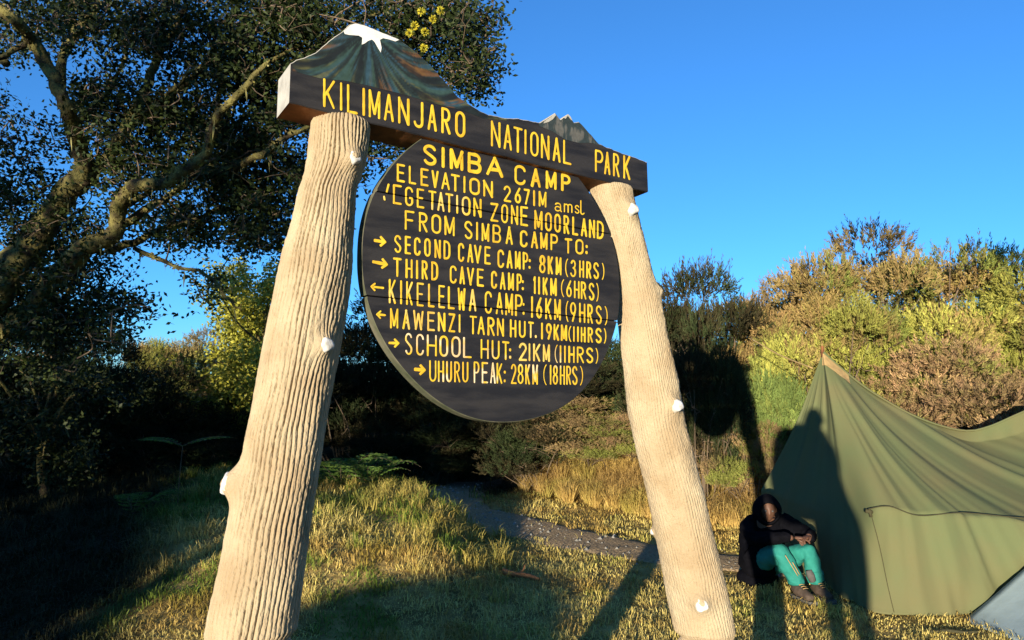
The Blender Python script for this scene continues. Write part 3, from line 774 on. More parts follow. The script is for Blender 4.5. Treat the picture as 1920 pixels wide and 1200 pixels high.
# loose stones on the path
mb = MB()
for i in range(420):
    p = pcs[random.randrange(k)]; a = random.uniform(0, 2 * PI); rr = random.uniform(0, 0.52)
    x, y = p[0] + rr * math.cos(a), p[1] + rr * math.sin(a) * 0.8
    s_ = random.choice([0.008, 0.012, 0.014, 0.02, 0.03]) * random.uniform(.7, 1.3)
    z = th(x, y) + 0.012
    n6 = 6; VV = [(x, y, z + s_ * 0.7)] + [(x + s_ * math.cos(b * PI / 3) * random.uniform(.7, 1.2), y + s_ * math.sin(b * PI / 3) * random.uniform(.7, 1.2), z - s_ * 0.3 * random.random()) for b in range(6)]
    mb.add(VV, [(0, 1 + b, 1 + (b + 1) % 6) for b in range(6)])
gst = mb.build('gravel', mat('pale_gravel', (0.30, 0.28, 0.24), 0.9, 0.1, nscale=3, namt=0.4), sm=False)
tag(gst, 'loose pebbles scattered over the footpath', 'gravel', kind='stuff')

p = ground_px(975, 1086); mb = MB()
mb.tube(spline([(-.16, .06, .05), (-.05, .01, .035), (.07, -.03, .03), (.17, -.10, .015)], 5), np.linspace(.030, .018, 16), 8, jit=.15); mb.tube(spline([(-.02, 0, .035), (.03, .06, .06), (.05, .11, .10)], 4), np.linspace(.014, .006, 9), 6)
o = mb.build('dead_branch', mat('rusty_wood', (0.34, 0.15, 0.06), 0.85, 0.1, nscale=20, namt=0.35, bump=0.004, bscale=50)); o.location = p; tag(o, 'short rusty brown piece of wood beside the path', 'branch')
# ------------------------------------------------------------------ blades of grass
def blades(x, y, h, w, lean, col, tipc, z0=None):
    n = len(x)
    z = terrain(x, y) - 0.01 if z0 is None else z0
    a = rng.uniform(0, 2 * PI, n); la = a + rng.normal(0, 0.6, n)
    dx, dy = np.cos(a) * w / 2, np.sin(a) * w / 2
    lx, ly = np.cos(la + PI / 2) * lean * h, np.sin(la + PI / 2) * lean * h
    c1_ = (rng.random(n) * 0.2 + 0.45)
    zc = np.stack([x, y, z], 1)
    P = np.zeros((n, 5, 3))
    P[:, 0] = zc + np.stack([-dx, -dy, 0 * z], 1); P[:, 1] = zc + np.stack([dx, dy, 0 * z], 1)
    mid = zc + np.stack([lx * 0.3, ly * 0.3, h * c1_ * 1.1], 1)
    P[:, 2] = mid + np.stack([-dx * .75, -dy * .75, 0 * z], 1); P[:, 3] = mid + np.stack([dx * .75, dy * .75, 0 * z], 1)
    P[:, 4] = zc + np.stack([lx, ly, h * (1 - 0.35 * lean)], 1)
    b = np.arange(n)[:, None] * 5
    F = np.concatenate([b + np.array([[0, 1, 3]]), b + np.array([[0, 3, 2]]), b + np.array([[2, 3, 4]])])
    C = np.zeros((n, 5, 3)); C[:, :4] = col[:, None]; C[:, 4] = tipc
    return P.reshape(-1, 3), F, C.reshape(-1, 3)
def in_view(x, y, m=0.12):
    return (np.abs(x) < (0.72 + m) * y + 0.4)

STRAW, GREEN, LIME, RUST, GOLD = (0.66, 0.52, 0.165), (0.12, 0.17, 0.022), (0.42, 0.39, 0.075), (0.42, 0.24, 0.06), (0.72, 0.51, 0.15)
SHADE_UNDER = (0.028, 0.030, 0.011)  # undergrowth tone with the shade of the left side in it
def lawn():
    n = 240000
    y = 4.2 + 9.5 * rng.random(n) ** 1.35; x = rng.uniform(-1, 1, n) * (0.8 * y + 0.5)
    pd = path_dist(x, y)
    k_ = (pd > 0.40 + 0.18 * fbm(x * 4, y * 4, seed=5)) | (rng.random(n) < 0.02)
    yb = np.interp(x, [-1, -0.3, 0.8, 2, 3.5, 6, 10, 30], [13.5, 11.8, 10.0, 9.0, 8.4, 8.3, 8.5, 9])
    k_ &= (y < yb + 0.25)
    x, y = x[k_], y[k_]
    mound = smooth(0.1, -0.8, x)
    nz = fbm(x * 1.6, y * 1.6, seed=8); nz2 = fbm(x * 5.5, y * 5.5, seed=18)
    h = (0.032 + 0.045 * rng.random(len(x))) * (1 + 0.5 * nz2) * (1 + 1.5 * mound * smooth(-0.7, 0.6, nz2) * smooth(5.5, 8, y))
    t = np.clip(smooth(-0.25, 0.8, nz + 0.25 * nz2) * (0.5 + 0.5 * mound) + 0.25 * mound * smooth(8, 10, y) + rng.normal(0, .16, len(x)), 0, 1)
    c = mixc(STRAW, LIME, t); tt = np.clip(smooth(0.35, 0.95, t + 0.15 * mound), 0, 1); c = c * (1 - tt[:, None]) + np.array(GREEN) * tt[:, None] * 1.25
    r_ = smooth(0.25, 0.8, fbm(x * 2.2 + 40, y * 2.2, seed=28)) * 0.6
    c = c * (1 - r_[:, None]) + np.array(RUST) * r_[:, None]
    dk = shade_mask(x, y); c = c * (1 - dk[:, None]) + np.array(SHADE_UNDER) * dk[:, None]
    c = c * rng.uniform(0.75, 1.2, len(x))[:, None]
    P, F, C = blades(x, y, h, 0.004 + 0.0009 * y * rng.random(len(x)), rng.uniform(0.2, 1.7, len(x)), c, np.clip(c * 1.25, 0, 1))
    return tag(mesh_np('grass', P, F, M['grass'], attrs={'tint': C}), 'short dry yellow and green turf around the sign', 'grass', kind='stuff')
lawn()
def tussocks():
    """long fine dry grass on the bank and along the path edge"""
    n = 150000
    x = rng.uniform(0.0, 7.5, n); y = 8.0 + 6.5 * rng.random(n)
    yb = np.interp(x, [-1, -0.3, 0.8, 2, 3.5, 6, 10, 30], [13.5, 11.8, 10.0, 9.0, 8.4, 8.3, 8.5, 9])
    k_ = (y > yb - 0.05 + 0.25 * fbm(x * 2, y * 2, seed=2)) & (x > 0.30 + 0.25 * fbm(y * 1.5, x, seed=6)) & (path_dist(x, y) > 0.48) & in_view(x, y)
    x, y = x[k_], y[k_]
    # clump: pull towards cell centres
    cx_, cy_ = np.floor(x / 0.3), np.floor(y / 0.3)
    ox, oy = _hash(cx_, cy_, cx_ * 0, 1) * 0.3 + cx_ * 0.3, _hash(cx_, cy_, cx_ * 0, 2) * 0.3 + cy_ * 0.3
    dx, dy = x - ox, y - oy; x = ox + dx * 0.6; y = oy + dy * 0.6
    h = (0.22 + 0.22 * rng.random(len(x))) * (0.75 + 0.4 * _hash(cx_, cy_, cx_ * 0, 3))
    t = np.clip(0.5 + 0.6 * fbm(x * 1.2, y * 1.2, seed=48) + rng.normal(0, .15, len(x)), 0, 1)
    c = mixc(GOLD, (0.42, 0.27, 0.10), t)
    gr = smooth(0.15, 0.7, fbm(x * 2 + 9, y * 2, seed=49)) * 0.55; c = c * (1 - gr[:, None]) + np.array(LIME) * gr[:, None]
    c = c * rng.uniform(0.75, 1.2, len(x))[:, None]
    P, F, C = blades(x, y, h, np.full(len(x), 0.0055), rng.uniform(0.5, 1.5, len(x)), c, np.clip(c * 1.2, 0, 1))
    tag(mesh_np('tussock_grass', P, F, M['grass'], attrs={'tint': C}), 'long golden dry grass covering the bank behind the path', 'grass', kind='stuff')
tussocks()
def mound_grass():
    """taller green tufts on the mound left of the path"""
    n = 60000
    x = rng.uniform(-6.5, 0.0, n); y = rng.uniform(6.3, 12.0, n)
    yf = np.interp(x, [-8, -2.4, -1.2, -0.2], [12.8, 11.4, 10.0, 8.4])
    d = yf - y
    cx_, cy_ = np.floor(x / 0.24), np.floor(y / 0.24); hv = _hash(cx_, cy_, cx_ * 0, 11)
    k_ = (d > -0.15) & (d < 3.0) & (path_dist(x, y) > 0.5) & in_view(x, y) & (hv > 0.35) & (rng.random(n) < np.clip(1.2 - d / 3.0, 0.15, 1))
    x, y, hv, cx_, cy_ = x[k_], y[k_], hv[k_], cx_[k_], cy_[k_]
    ox, oy = (cx_ + 0.5) * 0.24, (cy_ + 0.5) * 0.24; x = ox + (x - ox) * 0.7; y = oy + (y - oy) * 0.7
    h = (0.09 + 0.13 * rng.random(len(x))) * (0.6 + 0.7 * hv)
    t = np.clip(smooth(-2.6, -1.1, x) + 0.45 * fbm(x * 1.5, y * 1.5, seed=88) + rng.normal(0, .15, len(x)), 0, 1)
    c = mixc((0.075, 0.16, 0.02), (0.46, 0.36, 0.09), t) * rng.uniform(0.7, 1.25, len(x))[:, None]
    dk = shade_mask(x, y - 0.5); c = c * (1 - dk[:, None]) + np.array(SHADE_UNDER) * dk[:, None]
    P, F, C = blades(x, y, h, np.full(len(x), 0.0065), rng.uniform(0.3, 1.3, len(x)), c, np.clip(c * 1.2, 0, 1))
    tag(mesh_np('meadow_grass', P, F, M['grass'], attrs={'tint': C}), 'tufts of taller green grass on the rise left of the path', 'grass', kind='stuff')
mound_grass()

# ================================================================== foliage
def unit(v): return v / (np.linalg.norm(v, axis=-1, keepdims=True) + 1e-9)
def rand_dirs(n):
    return unit(rng.normal(size=(n, 3)))
def leaf_mesh(P, D, L, W, col, fold=0.25):
    """diamond leaves at P pointing along D"""
    n = len(P); r = rand_dirs(n); s_ = unit(np.cross(D, r)); nn = np.cross(s_, D)
    L = np.broadcast_to(L, (n,))[:, None]; W = np.broadcast_to(W, (n,))[:, None]
    V = np.zeros((n, 4, 3))
    V[:, 0] = P; V[:, 1] = P + D * L * 0.5 + s_ * W * 0.5 + nn * W * fold; V[:, 2] = P + D * L; V[:, 3] = P + D * L * 0.5 - s_ * W * 0.5 + nn * W * fold
    b = np.arange(n)[:, None] * 4
    F = np.concatenate([b + np.array([[0, 1, 2]]), b + np.array([[0, 2, 3]])])
    return V.reshape(-1, 3), F, np.repeat(col, 4, 0)
def catmesh(name, parts, m, parent):
    V = []; F = []; C = []; n = 0
    for v, f, c in parts: V.append(v); F.append(f + n); C.append(c); n += len(v)
    return mesh_np(name, np.concatenate(V), np.concatenate(F), m, parent, {'tint': np.concatenate(C)})

def heath_parts(H, Wd, nb, ns, nn, cg, cb, brown, seed, upright=0.9, spr=0.13, nl=0.045):
    """tree heath: upright feathery sprays in clumps. returns (foliage parts, stem MB)"""
    global rng
    rs = np.random.default_rng(seed); old = rng; rng = rs
    st = MB(); blobs = []
    for i in range(nb):
        a = rs.uniform(0, 2 * PI); rr = Wd * 0.5 * math.sqrt(rs.random()) * 0.9
        zz = H * (0.20 + 0.69 * rs.random() ** 0.75 * (1 - 0.42 * (rr / (Wd * .5)) ** 2))
        if i == 0: rr, zz = 0.1 * Wd, H * 0.86
        blobs.append((rr * math.cos(a), rr * math.sin(a), zz, Wd * rs.uniform(0.12, 0.22), H * rs.uniform(0.08, 0.15)))
    for i, b in enumerate(blobs):
        if i % 2 == 0:
            p0 = np.array([b[0] * 0.15, b[1] * 0.15, -0.05]); p1 = np.array([b[0], b[1], b[2]]); m_ = (p0 + p1) / 2 + rs.normal(0, .06 * H, 3)
            st.tube(spline([p0, m_, p1], 4), np.linspace(0.022, 0.006, 9) * H * 0.5, 5)
    for i in range(70):                         # bare twigs showing between the sprays
        b = blobs[rs.integers(0, nb)]; d0 = unit(rs.normal(size=3) + np.array([0, 0, .5])); p0 = np.array(b[:3]) * np.array([.8, .8, .8]); L0 = rs.uniform(.16, .34) * H
        st.tube(spline([p0, p0 + d0 * L0 * .5 + rs.normal(0, .015 * H, 3), p0 + d0 * L0 + np.array([0, 0, -.02 * H])], 3), np.linspace(.0035, .0012, 7) * H, 4, caps=False)
    B = np.array(blobs); bi = rs.integers(0, nb, ns)
    d = rand_dirs(ns); d[:, 2] = np.abs(d[:, 2]) * 0.9 - 0.35 * rs.random(ns)
    d = unit(d); rad = rs.uniform(0.45, 1.05, ns) ** 0.6
    C0 = B[bi, :3] + d * np.stack([B[bi, 3], B[bi, 3], B[bi, 4]], 1) * rad[:, None]
    C0[:, 2] = np.maximum(C0[:, 2], 0.03)
    ax = unit(d * 0.9 + np.array([0, 0, upright * 0.75]) + rs.normal(0, .35, (ns, 3)))
    Ls = spr * H * rs.uniform(0.6, 1.25, ns)
    # needles along each spray
    t = rs.random((ns, nn)); 
    P = C0[:, None] + ax[:, None] * (Ls[:, None] * t)[..., None]
    r_ = rand_dirs(ns * nn).reshape(ns, nn, 3)
    r_ = unit(r_ - ax[:, None] * (r_ * ax[:, None]).sum(-1, keepdims=True))
    D = unit(ax[:, None] * 1.0 + r_ * (0.85 - 0.5 * t)[..., None])
    L = nl * (1.25 - 0.6 * t) * rs.uniform(.7, 1.2, (ns, nn))
    pn = 1.25 * fbm(C0[:, 0] * 3.4 / Wd, C0[:, 1] * 3.4 / Wd, C0[:, 2] * 4.2 / H, seed=seed, o=2) + 0.35 * smooth(.55, .95, C0[:, 2] / H)
    pn = pn + rs.normal(0, .30, nb)[bi]; bt = np.clip(smooth(-0.25, 0.45, pn + brown) * 0.9 + rs.normal(0, .13, ns), 0, 1)
    c = mixc(cg, cb, bt) * rs.uniform(0.7, 1.25, ns)[:, None] * rs.uniform(0.62, 1.22, nb)[bi][:, None]
    cc = np.repeat(c[:, None], nn, 1); tip = np.clip((t - 0.55) * 1.4, 0, 1)[..., None]
    cc = cc * (1 - 0.45 * tip) + cc * np.array([1.35, 1.3, 1.1]) * 0.45 * tip
    lv = leaf_mesh(P.reshape(-1, 3), D.reshape(-1, 3), L.reshape(-1), L.reshape(-1) * 0.2, cc.reshape(-1, 3), 0.0)
    rng = old
    return [lv], st

def shrub_thing(name, loc, label, cat, parts, stems, fm, sm_, group=None, fname='foliage', scale=(1, 1, 1), rz=0.0):
    t = empty(name, loc, label, cat, group); t.rotation_euler = (0, 0, rz); t.scale = scale
    f = catmesh(fname, parts, fm, t); s_ = stems.build('stem', sm_, t)
    return t
def copy_thing(src, loc, label, scale, rz, group=None):
    c = src.copy(); COL.objects.link(c); c.location = loc; c.scale = scale; c.rotation_euler = (0, 0, rz); c['label'] = label
    if group: c['group'] = group
    for ch in list(src.children):
        d = ch.copy(); COL.objects.link(d); d.parent = c
    return c

HG = 'tree heath bushes around the camp'
GRN, YGR, BRN, DBR = (0.24, 0.265, 0.06), (0.38, 0.37, 0.08), (0.31, 0.20, 0.085), (0.2, 0.13, 0.06)
protos = {}
def proto(key, **kw):
    protos[key] = heath_parts(**kw)
proto('tall', H=1.0, Wd=1.0, nb=34, ns=6600, nn=20, cg=GRN, cb=BRN, brown=0.12, seed=101, spr=0.066, nl=0.022)
proto('tall2', H=1.0, Wd=1.0, nb=30, ns=6600, nn=20, cg=YGR, cb=BRN, brown=0.0, seed=102, spr=0.068, nl=0.022)
proto('brown', H=1.0, Wd=1.2, nb=28, ns=5200, nn=18, cg=GRN, cb=(0.33, 0.22, 0.11), brown=0.25, seed=103, spr=0.065, nl=0.024)
proto('lime', H=1.0, Wd=1.0, nb=14, ns=1100, nn=26, cg=(0.20, 0.28, 0.075), cb=YGR, brown=-0.3, seed=104, spr=0.17, nl=0.045)
proto('dark', H=1.0, Wd=1.1, nb=26, ns=2800, nn=18, cg=(0.030, 0.045, 0.016), cb=(0.05, 0.04, 0.018), brown=0.0, seed=105, spr=0.11, nl=0.034)  # heath for shaded spots, the shade is put into its colour
first = {}
def heath(key, px, py_top, d, wpx, zb=None, label='', rz=None, hmul=1.0, cat='bush'):
    """bush whose top is seen at (px, py_top) at depth d, wpx wide"""
    top_ = at(px, py_top, d); x, y = top_[0], top_[1]
    z0 = th(x, y) - 0.05 if zb is None else zb
    Hh = (top_[2] - z0) * hmul; Wd = wpx / FPX * d
    sc_ = (Wd, Wd, Hh); rz = random.uniform(0, 6.28) if rz is None else rz
    if key not in first:
        parts, st = protos[key]
        first[key] = shrub_thing('heath_bush', (x, y, z0), label, cat, parts, st, M['heath'], M['stem'], HG, scale=sc_, rz=rz)
        return first[key]
    return copy_thing(first[key], (x, y, z0), label, sc_, rz, HG)

heath('tall', 1655, 418, 10.6, 370, label='tallest brown and green heath bush behind the tent peak')
heath('tall', 1450, 510, 11.0, 240, label='medium heath bush left of the tent peak against the sky')
heath('tall2', 1850, 478, 10.2, 340, label='yellow green heath bush above the dip in the tent ridge')
heath('tall2', 1990, 520, 9.8, 260, label='heath bush at the far right edge behind the tent')
heath('tall2', 1560, 545, 10.0, 250, label='green heath bush right behind the tent peak')
heath('brown', 1760, 640, 9.3, 330, label='brown dry heath bush low behind the tent ridge')
heath('brown', 1930, 690, 9.0, 260, label='brown twiggy heath bush behind the right end of the tent')
heath('dark', 1310, 512, 10.9, 230, label='dark heath bush standing just right of the smoother post')
heath('dark', 1312, 590, 9.4, 140, label='dark heath bush between the smoother post and the tent')  # dark colour set here so the cast shadow of the sign merges into it
heath('lime', 1448, 682, 9.6, 110, label='bright lime green bush beside the left edge of the tent')
heath('brown', 1405, 785, 9.2, 140, label='low brown heath bush on the bank left of the tent')
heath('lime', 1475, 735, 9.7, 110, label='smaller pale green bush half hidden by the tent edge')
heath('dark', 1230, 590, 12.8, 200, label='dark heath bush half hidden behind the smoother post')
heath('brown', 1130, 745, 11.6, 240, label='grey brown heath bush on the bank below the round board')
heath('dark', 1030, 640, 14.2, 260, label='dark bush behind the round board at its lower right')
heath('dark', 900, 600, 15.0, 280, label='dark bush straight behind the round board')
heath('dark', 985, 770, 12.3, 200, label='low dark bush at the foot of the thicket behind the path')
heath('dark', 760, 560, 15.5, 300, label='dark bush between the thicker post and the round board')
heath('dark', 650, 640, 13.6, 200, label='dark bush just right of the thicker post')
heath('tall', 375, 612, 17.0, 190, label='sunlit heath bush on the rise left of the thicker post')
heath('tall2', 280, 640, 16.0, 170, label='yellowish heath bush on the rise, leftmost of the sunlit ones')
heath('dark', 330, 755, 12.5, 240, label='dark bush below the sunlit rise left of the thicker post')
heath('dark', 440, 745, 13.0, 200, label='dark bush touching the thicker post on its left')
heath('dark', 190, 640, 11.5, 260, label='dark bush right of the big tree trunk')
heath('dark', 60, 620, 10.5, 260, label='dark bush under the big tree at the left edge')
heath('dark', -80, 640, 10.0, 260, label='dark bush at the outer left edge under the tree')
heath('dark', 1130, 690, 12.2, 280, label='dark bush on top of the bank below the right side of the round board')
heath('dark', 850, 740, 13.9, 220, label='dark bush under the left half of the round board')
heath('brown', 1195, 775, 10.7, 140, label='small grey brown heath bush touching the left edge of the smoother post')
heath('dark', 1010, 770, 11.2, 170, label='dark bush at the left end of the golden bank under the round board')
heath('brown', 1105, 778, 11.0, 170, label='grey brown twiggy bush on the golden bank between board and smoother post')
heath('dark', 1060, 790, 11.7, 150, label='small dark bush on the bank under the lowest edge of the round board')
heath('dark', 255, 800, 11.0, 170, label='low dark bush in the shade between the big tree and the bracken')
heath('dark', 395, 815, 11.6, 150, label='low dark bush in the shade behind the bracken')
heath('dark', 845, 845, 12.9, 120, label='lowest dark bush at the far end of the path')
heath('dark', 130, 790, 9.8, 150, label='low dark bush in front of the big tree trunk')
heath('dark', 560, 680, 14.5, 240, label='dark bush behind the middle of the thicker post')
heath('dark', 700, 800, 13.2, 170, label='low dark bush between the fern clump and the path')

# ---- broadleaf trees
def leafy_parts(C, n, L, col_a, col_b, rs, droop=0.2, seed=0, ros=6):
    """rosettes of leaves at twig ends C (k,3)"""
    k = len(C); per = max(1, n // k)
    idx = np.repeat(np.arange(k), per)
    d = rand_dirs(len(idx)); d[:, 2] = d[:, 2] * 0.8 - droop * 0.3
    d = unit(d)
    P = C[idx] + rs.normal(0, 1, (len(idx), 3)) * L * 1.1
    t = np.clip(rs.random(len(idx)) * 0.7 + 0.3 * (0.5 + 0.5 * fbm(P[:, 0] * 2, P[:, 1] * 2, P[:, 2] * 2, seed=seed)), 0, 1)
    c = mixc(col_a, col_b, t) * rs.uniform(0.7, 1.3, len(idx))[:, None]
    return leaf_mesh(P, d, L * rs.uniform(.7, 1.25, len(idx)), L * 0.52 * rs.uniform(.8, 1.2, len(idx)), c, 0.12)

# big tree on the left
TD = 7.2
tree = empty('mossy_tree', tuple(at(-170, 1000, TD) * np.array([1, 1, 0])), 'large mossy broadleaf tree spreading dark branches over the left half', 'tree')
TB = np.array(tree.location)
def bp(pts, d0=TD, dd=0.0):
    n = len(pts)
    return np.array([at(x, y, d0 + dd * i / (n - 1) + 0.10 * math.sin(i * 1.7)) for i, (x, y) in enumerate(pts)]) - TB
trunk = MB(); limbs = []
def limb(pts, w0, w1, dd=0.0, d0=TD, n=8, dest=None):
    P = spline(bp(pts, d0, dd), 6); k = len(P)
    P = P + 0.02 * np.stack([noise(np.arange(k) * 0.6, np.full(k, w0), seed=q) for q in (1, 2, 3)], 1)
    R = np.linspace(w0, w1, k) / FPX * d0 / 2 * 0.78 * (1 + 0.12 * noise(np.arange(k) * 0.8, np.full(k, w1), seed=8))
    (dest or trunk).tube(P, R, n, jit=0.06); limbs.append((P, R))
limb([(-190, 1080), (-130, 820), (-70, 640), (10, 525), (65, 450), (115, 372), (160, 325)], 105, 50, n=12)
bmn = MB()
LB = [([(160, 325), (150, 280), (140, 240), (120, 195), (100, 140), (60, 80), (30, 40), (-40, -20)], 40, 22, -0.6),
      ([(110, 160), (125, 95), (150, 50), (190, 0)], 26, 14, 0.5),
      ([(155, 330), (200, 300), (235, 245), (268, 180), (290, 115), (318, 70), (350, 10)], 34, 14, 0.4),
      ([(270, 180), (300, 190), (340, 150), (380, 120)], 12, 6, -0.5),
      ([(-90, 690), (40, 590), (115, 505), (170, 460), (215, 435), (222, 385), (250, 350), (325, 335), (390, 280), (402, 225), (450, 175), (500, 120)], 52, 12, -0.9),
      ([(345, 325), (425, 318), (480, 295), (525, 262), (580, 235)], 26, 10, -0.6),
      ([(430, 318), (490, 325), (560, 330)], 14, 6, 0.3),
      ([(215, 435), (270, 395), (320, 365), (370, 330), (430, 290), (500, 250)], 24, 8, 0.9),
      ([(200, 470), (230, 462), (300, 432), (360, 410), (430, 390), (520, 400)], 20, 7, 0.5),
      ([(250, 466), (320, 495), (390, 517), (430, 560), (452, 582)], 11, 5, -0.4),
      ([(400, 225), (415, 150), (400, 80), (440, 20)], 14, 7, 0.4),
      ([(450, 175), (540, 120), (640, 60), (740, 10)], 14, 7, 0.8),
      ([(480, 130), (600, 150), (720, 170), (840, 130)], 11, 5, 1.4),
      ([(10, 120), (-20, 90), (-60, 60)], 20, 14, 0.2),
      ([(240, 235), (330, 170), (400, 110), (470, 60), (520, 0)], 18, 7, 0.9),
      ([(300, 340), (390, 300), (470, 255), (540, 215), (600, 190)], 17, 6, 1.1),
      ([(140, 240), (190, 190), (230, 120), (240, 40)], 16, 6, 0.8),
      ([(220, 400), (290, 350), (350, 250), (370, 170), (365, 80)], 16, 6, 1.2),
      ([(500, 120), (580, 70), (660, 20), (700, -30)], 12, 6, 0.6),
      ([(170, 470), (120, 560), (130, 640)], 12, 5, 0.5),
      ([(60, 80), (0, 110), (-60, 130)], 16, 9, -0.5)]
for p, a, b, dd in LB: limb(p, a, b, dd, dest=bmn)
tr_o = trunk.build('trunk', M['bark'], tree)
br_o = bmn.build('branches', M['bark'], tree)
rs = np.random.default_rng(55)
# crown regions in the photo: (cx, cy, rx, ry, clusters, depth spread)
CR = [(60, 30, 150, 70, 70), (230, 40, 150, 60, 80), (420, 60, 170, 90, 150), (560, 110, 130, 110, 110), (700, 30, 170, 70, 110), (820, 90, 105, 85, 90), (880, 30, 60, 40, 26), (890, 150, 45, 35, 22),
      (640, 180, 160, 70, 60), (420, 200, 150, 90, 120), (250, 200, 110, 70, 60), (330, 280, 160, 70, 90), (470, 290, 120, 90, 90), (520, 380, 90, 80, 70), (400, 400, 110, 60, 60), (330, 430, 60, 30, 20), (480, 440, 60, 35, 22),
      (60, 250, 70, 40, 10), (170, 210, 50, 40, 18), (30, 330, 70, 50, 22), (60, 420, 90, 60, 40), (150, 440, 80, 50, 26), (150, 540, 110, 70, 60), (60, 560, 100, 80, 60), (220, 590, 70, 45, 18), (100, 640, 120, 50, 50), (-80, 300, 100, 220, 60), (700, 250, 60, 50, 22), (630, 300, 60, 60, 16), (400, 540, 40, 25, 6), (230, 330, 80, 60, 26)]
CC = []
for cx_, cy_, rx, ry, n_ in CR:
    for i in range(int(n_ * 1.05)):
        a = rs.uniform(0, 2 * PI); r_ = math.sqrt(rs.random())
        CC.append(at(cx_ + rx * r_ * math.cos(a), cy_ + ry * r_ * math.sin(a), TD + 0.55 + rs.normal(0, 0.55)) - TB)
CC = np.array(CC)
# twigs join each cluster to the nearest limb
LP = np.concatenate([l[0] for l in limbs]); tw = MB()
ends = []
NP_ = np.concatenate([LP, np.zeros_like(CC)]); nn_ = len(LP); left = list(range(len(CC)))
dmin = np.array([((LP - c) ** 2).sum(1).min() for c in CC]); par_ = np.array([((LP - c) ** 2).sum(1).argmin() for c in CC])
while left:
    li_ = min(left, key=lambda q: dmin[q]); left.remove(li_); c = CC[li_]; a = NP_[par_[li_]]
    NP_[nn_] = c
    dd_ = ((CC - c) ** 2).sum(1) * 1.15
    up_ = dd_ < dmin; dmin = np.where(up_, dd_, dmin); par_ = np.where(up_, nn_, par_); nn_ += 1
    Ls = np.linalg.norm(c - a); m_ = (a + c) / 2 + rs.normal(0, 0.12 * Ls + 0.01, 3)
    P = spline([a, m_, c], 3); tw.tube(P, np.linspace(0.0085, 0.005, len(P)), 4, caps=False)
    for q in range(6):
        e = c + rs.normal(0, 0.095, 3) * np.array([1, 1, 0.7]); ends.append(e)
        if q < 3: tw.tube([c, (c + e) / 2 + rs.normal(0, .02, 3), e], [0.0035, 0.0028, 0.0018], 3, caps=False)
tw.build('twigs', M['stem'], tree)
ends = np.array(ends)
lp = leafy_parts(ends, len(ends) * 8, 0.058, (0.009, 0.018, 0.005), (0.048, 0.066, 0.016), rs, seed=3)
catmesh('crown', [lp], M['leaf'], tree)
# hanging lichen and moss on the limbs
mv = []; mc = []
Pm = []; Dm = []; Lm = []
for P, R in limbs[:16]:
    for i in range(1, len(P)):
        for q in range(int(26 * np.linalg.norm(P[i] - P[i - 1]) / 0.1 * (R[i] / 0.07 + 0.3))):
            f = rs.random(); a = P[i - 1] * (1 - f) + P[i] * f; dd = rand_dirs(1)[0]
            hang = rs.random() < 0.05 and dd[2] < 0
            Pm.append(a + dd * R[i] * 0.95); Dm.append(unit(np.array([0, 0, -1.0]) + rs.normal(0, .12, 3)) if hang else unit(dd + rs.normal(0, .5, 3)))
            Lm.append(rs.uniform(0.08, 0.22) if hang else rs.uniform(0.015, 0.04))
Pm, Dm, Lm = np.array(Pm), np.array(Dm), np.array(Lm)
cm = mixc((0.17, 0.15, 0.04), (0.34, 0.31, 0.14), rs.random(len(Pm)))
catmesh('moss', [leaf_mesh(Pm, Dm, Lm, np.where(Lm > 0.06, Lm * 0.10, Lm * 0.5), cm, 0.1)], M['moss'], tree)
# yellow flower heads high in the crown
fv = []
for x, y in ((790, 22), (812, 36), (768, 62), (797, 60), (795, 90), (778, 48), (826, 20)):
    c = at(x, y, 6.5) - TB; d = rand_dirs(90); fv.append(leaf_mesh(c + d * 0.012, d, 0.03, 0.012, mixc((0.62, 0.50, 0.03), (0.42, 0.42, 0.06), rs.random(90)), 0.1))
catmesh('blossom', fv, M['leaf'], tree)

def round_tree(name, loc, H, Wd, ncl, nleaf, L, ca, cb, label, cat, seed, z_lo=0.3, group=None, trunk_r=0.06):
    t = empty(name, loc, label, cat, group); r2 = np.random.default_rng(seed)
    tk = MB(); base = np.array([0, 0, -0.1]); topm = np.array([0, 0, H * 0.7])
    tk.tube(spline([base, base * 0.5 + topm * 0.5 + r2.normal(0, .05 * Wd, 3), topm], 5), np.linspace(trunk_r, trunk_r * .3, 11), 8)
    B = [(r2.normal(0, .2 * Wd), r2.normal(0, .2 * Wd), H * (z_lo + (0.92 - z_lo) * r2.random()), Wd * r2.uniform(.12, .22)) for _ in range(max(6, ncl // 14))]
    C = []
    for i in range(ncl):
        b = B[i % len(B)]; d = unit(r2.normal(size=3)); C.append(np.array(b[:3]) + d * b[3] * r2.uniform(.6, 1.1) * np.array([1, 1, .8]))
    C = np.array(C)
    for i in range(0, len(B)):
        tk.tube(spline([topm * r2.uniform(.3, .8), (topm * .5 + np.array(B[i][:3])) / 1.7, np.array(B[i][:3])], 4), np.linspace(trunk_r * .4, trunk_r * .1, 9), 5)
    tk.build('trunk', M['bark'], t)
    catmesh('crown', [leafy_parts(C, nleaf, L, ca, cb, r2, seed=seed)], M['leaf'], t)
    return t
p = at(500, 468, 12.6); z0 = th(p[0], p[1])
round_tree('leafy_tree', (p[0], p[1], z0), p[2] - z0 + 0.15, 2.2, 320, 13000, 0.075, (0.26, 0.27, 0.035), (0.46, 0.42, 0.06), 'bright yellow green leafy tree behind the thicker post', 'tree', 301)
p = at(440, 565, 13.0); z0 = th(p[0], p[1])
round_tree('leafy_tree', (p[0], p[1], z0), p[2] - z0, 1.5, 180, 7000, 0.07, (0.22, 0.23, 0.035), (0.40, 0.36, 0.06), 'smaller yellow green leafy tree left of the brighter one', 'tree', 302)
p = at(110, 600, 9.2); z0 = th(p[0], p[1])
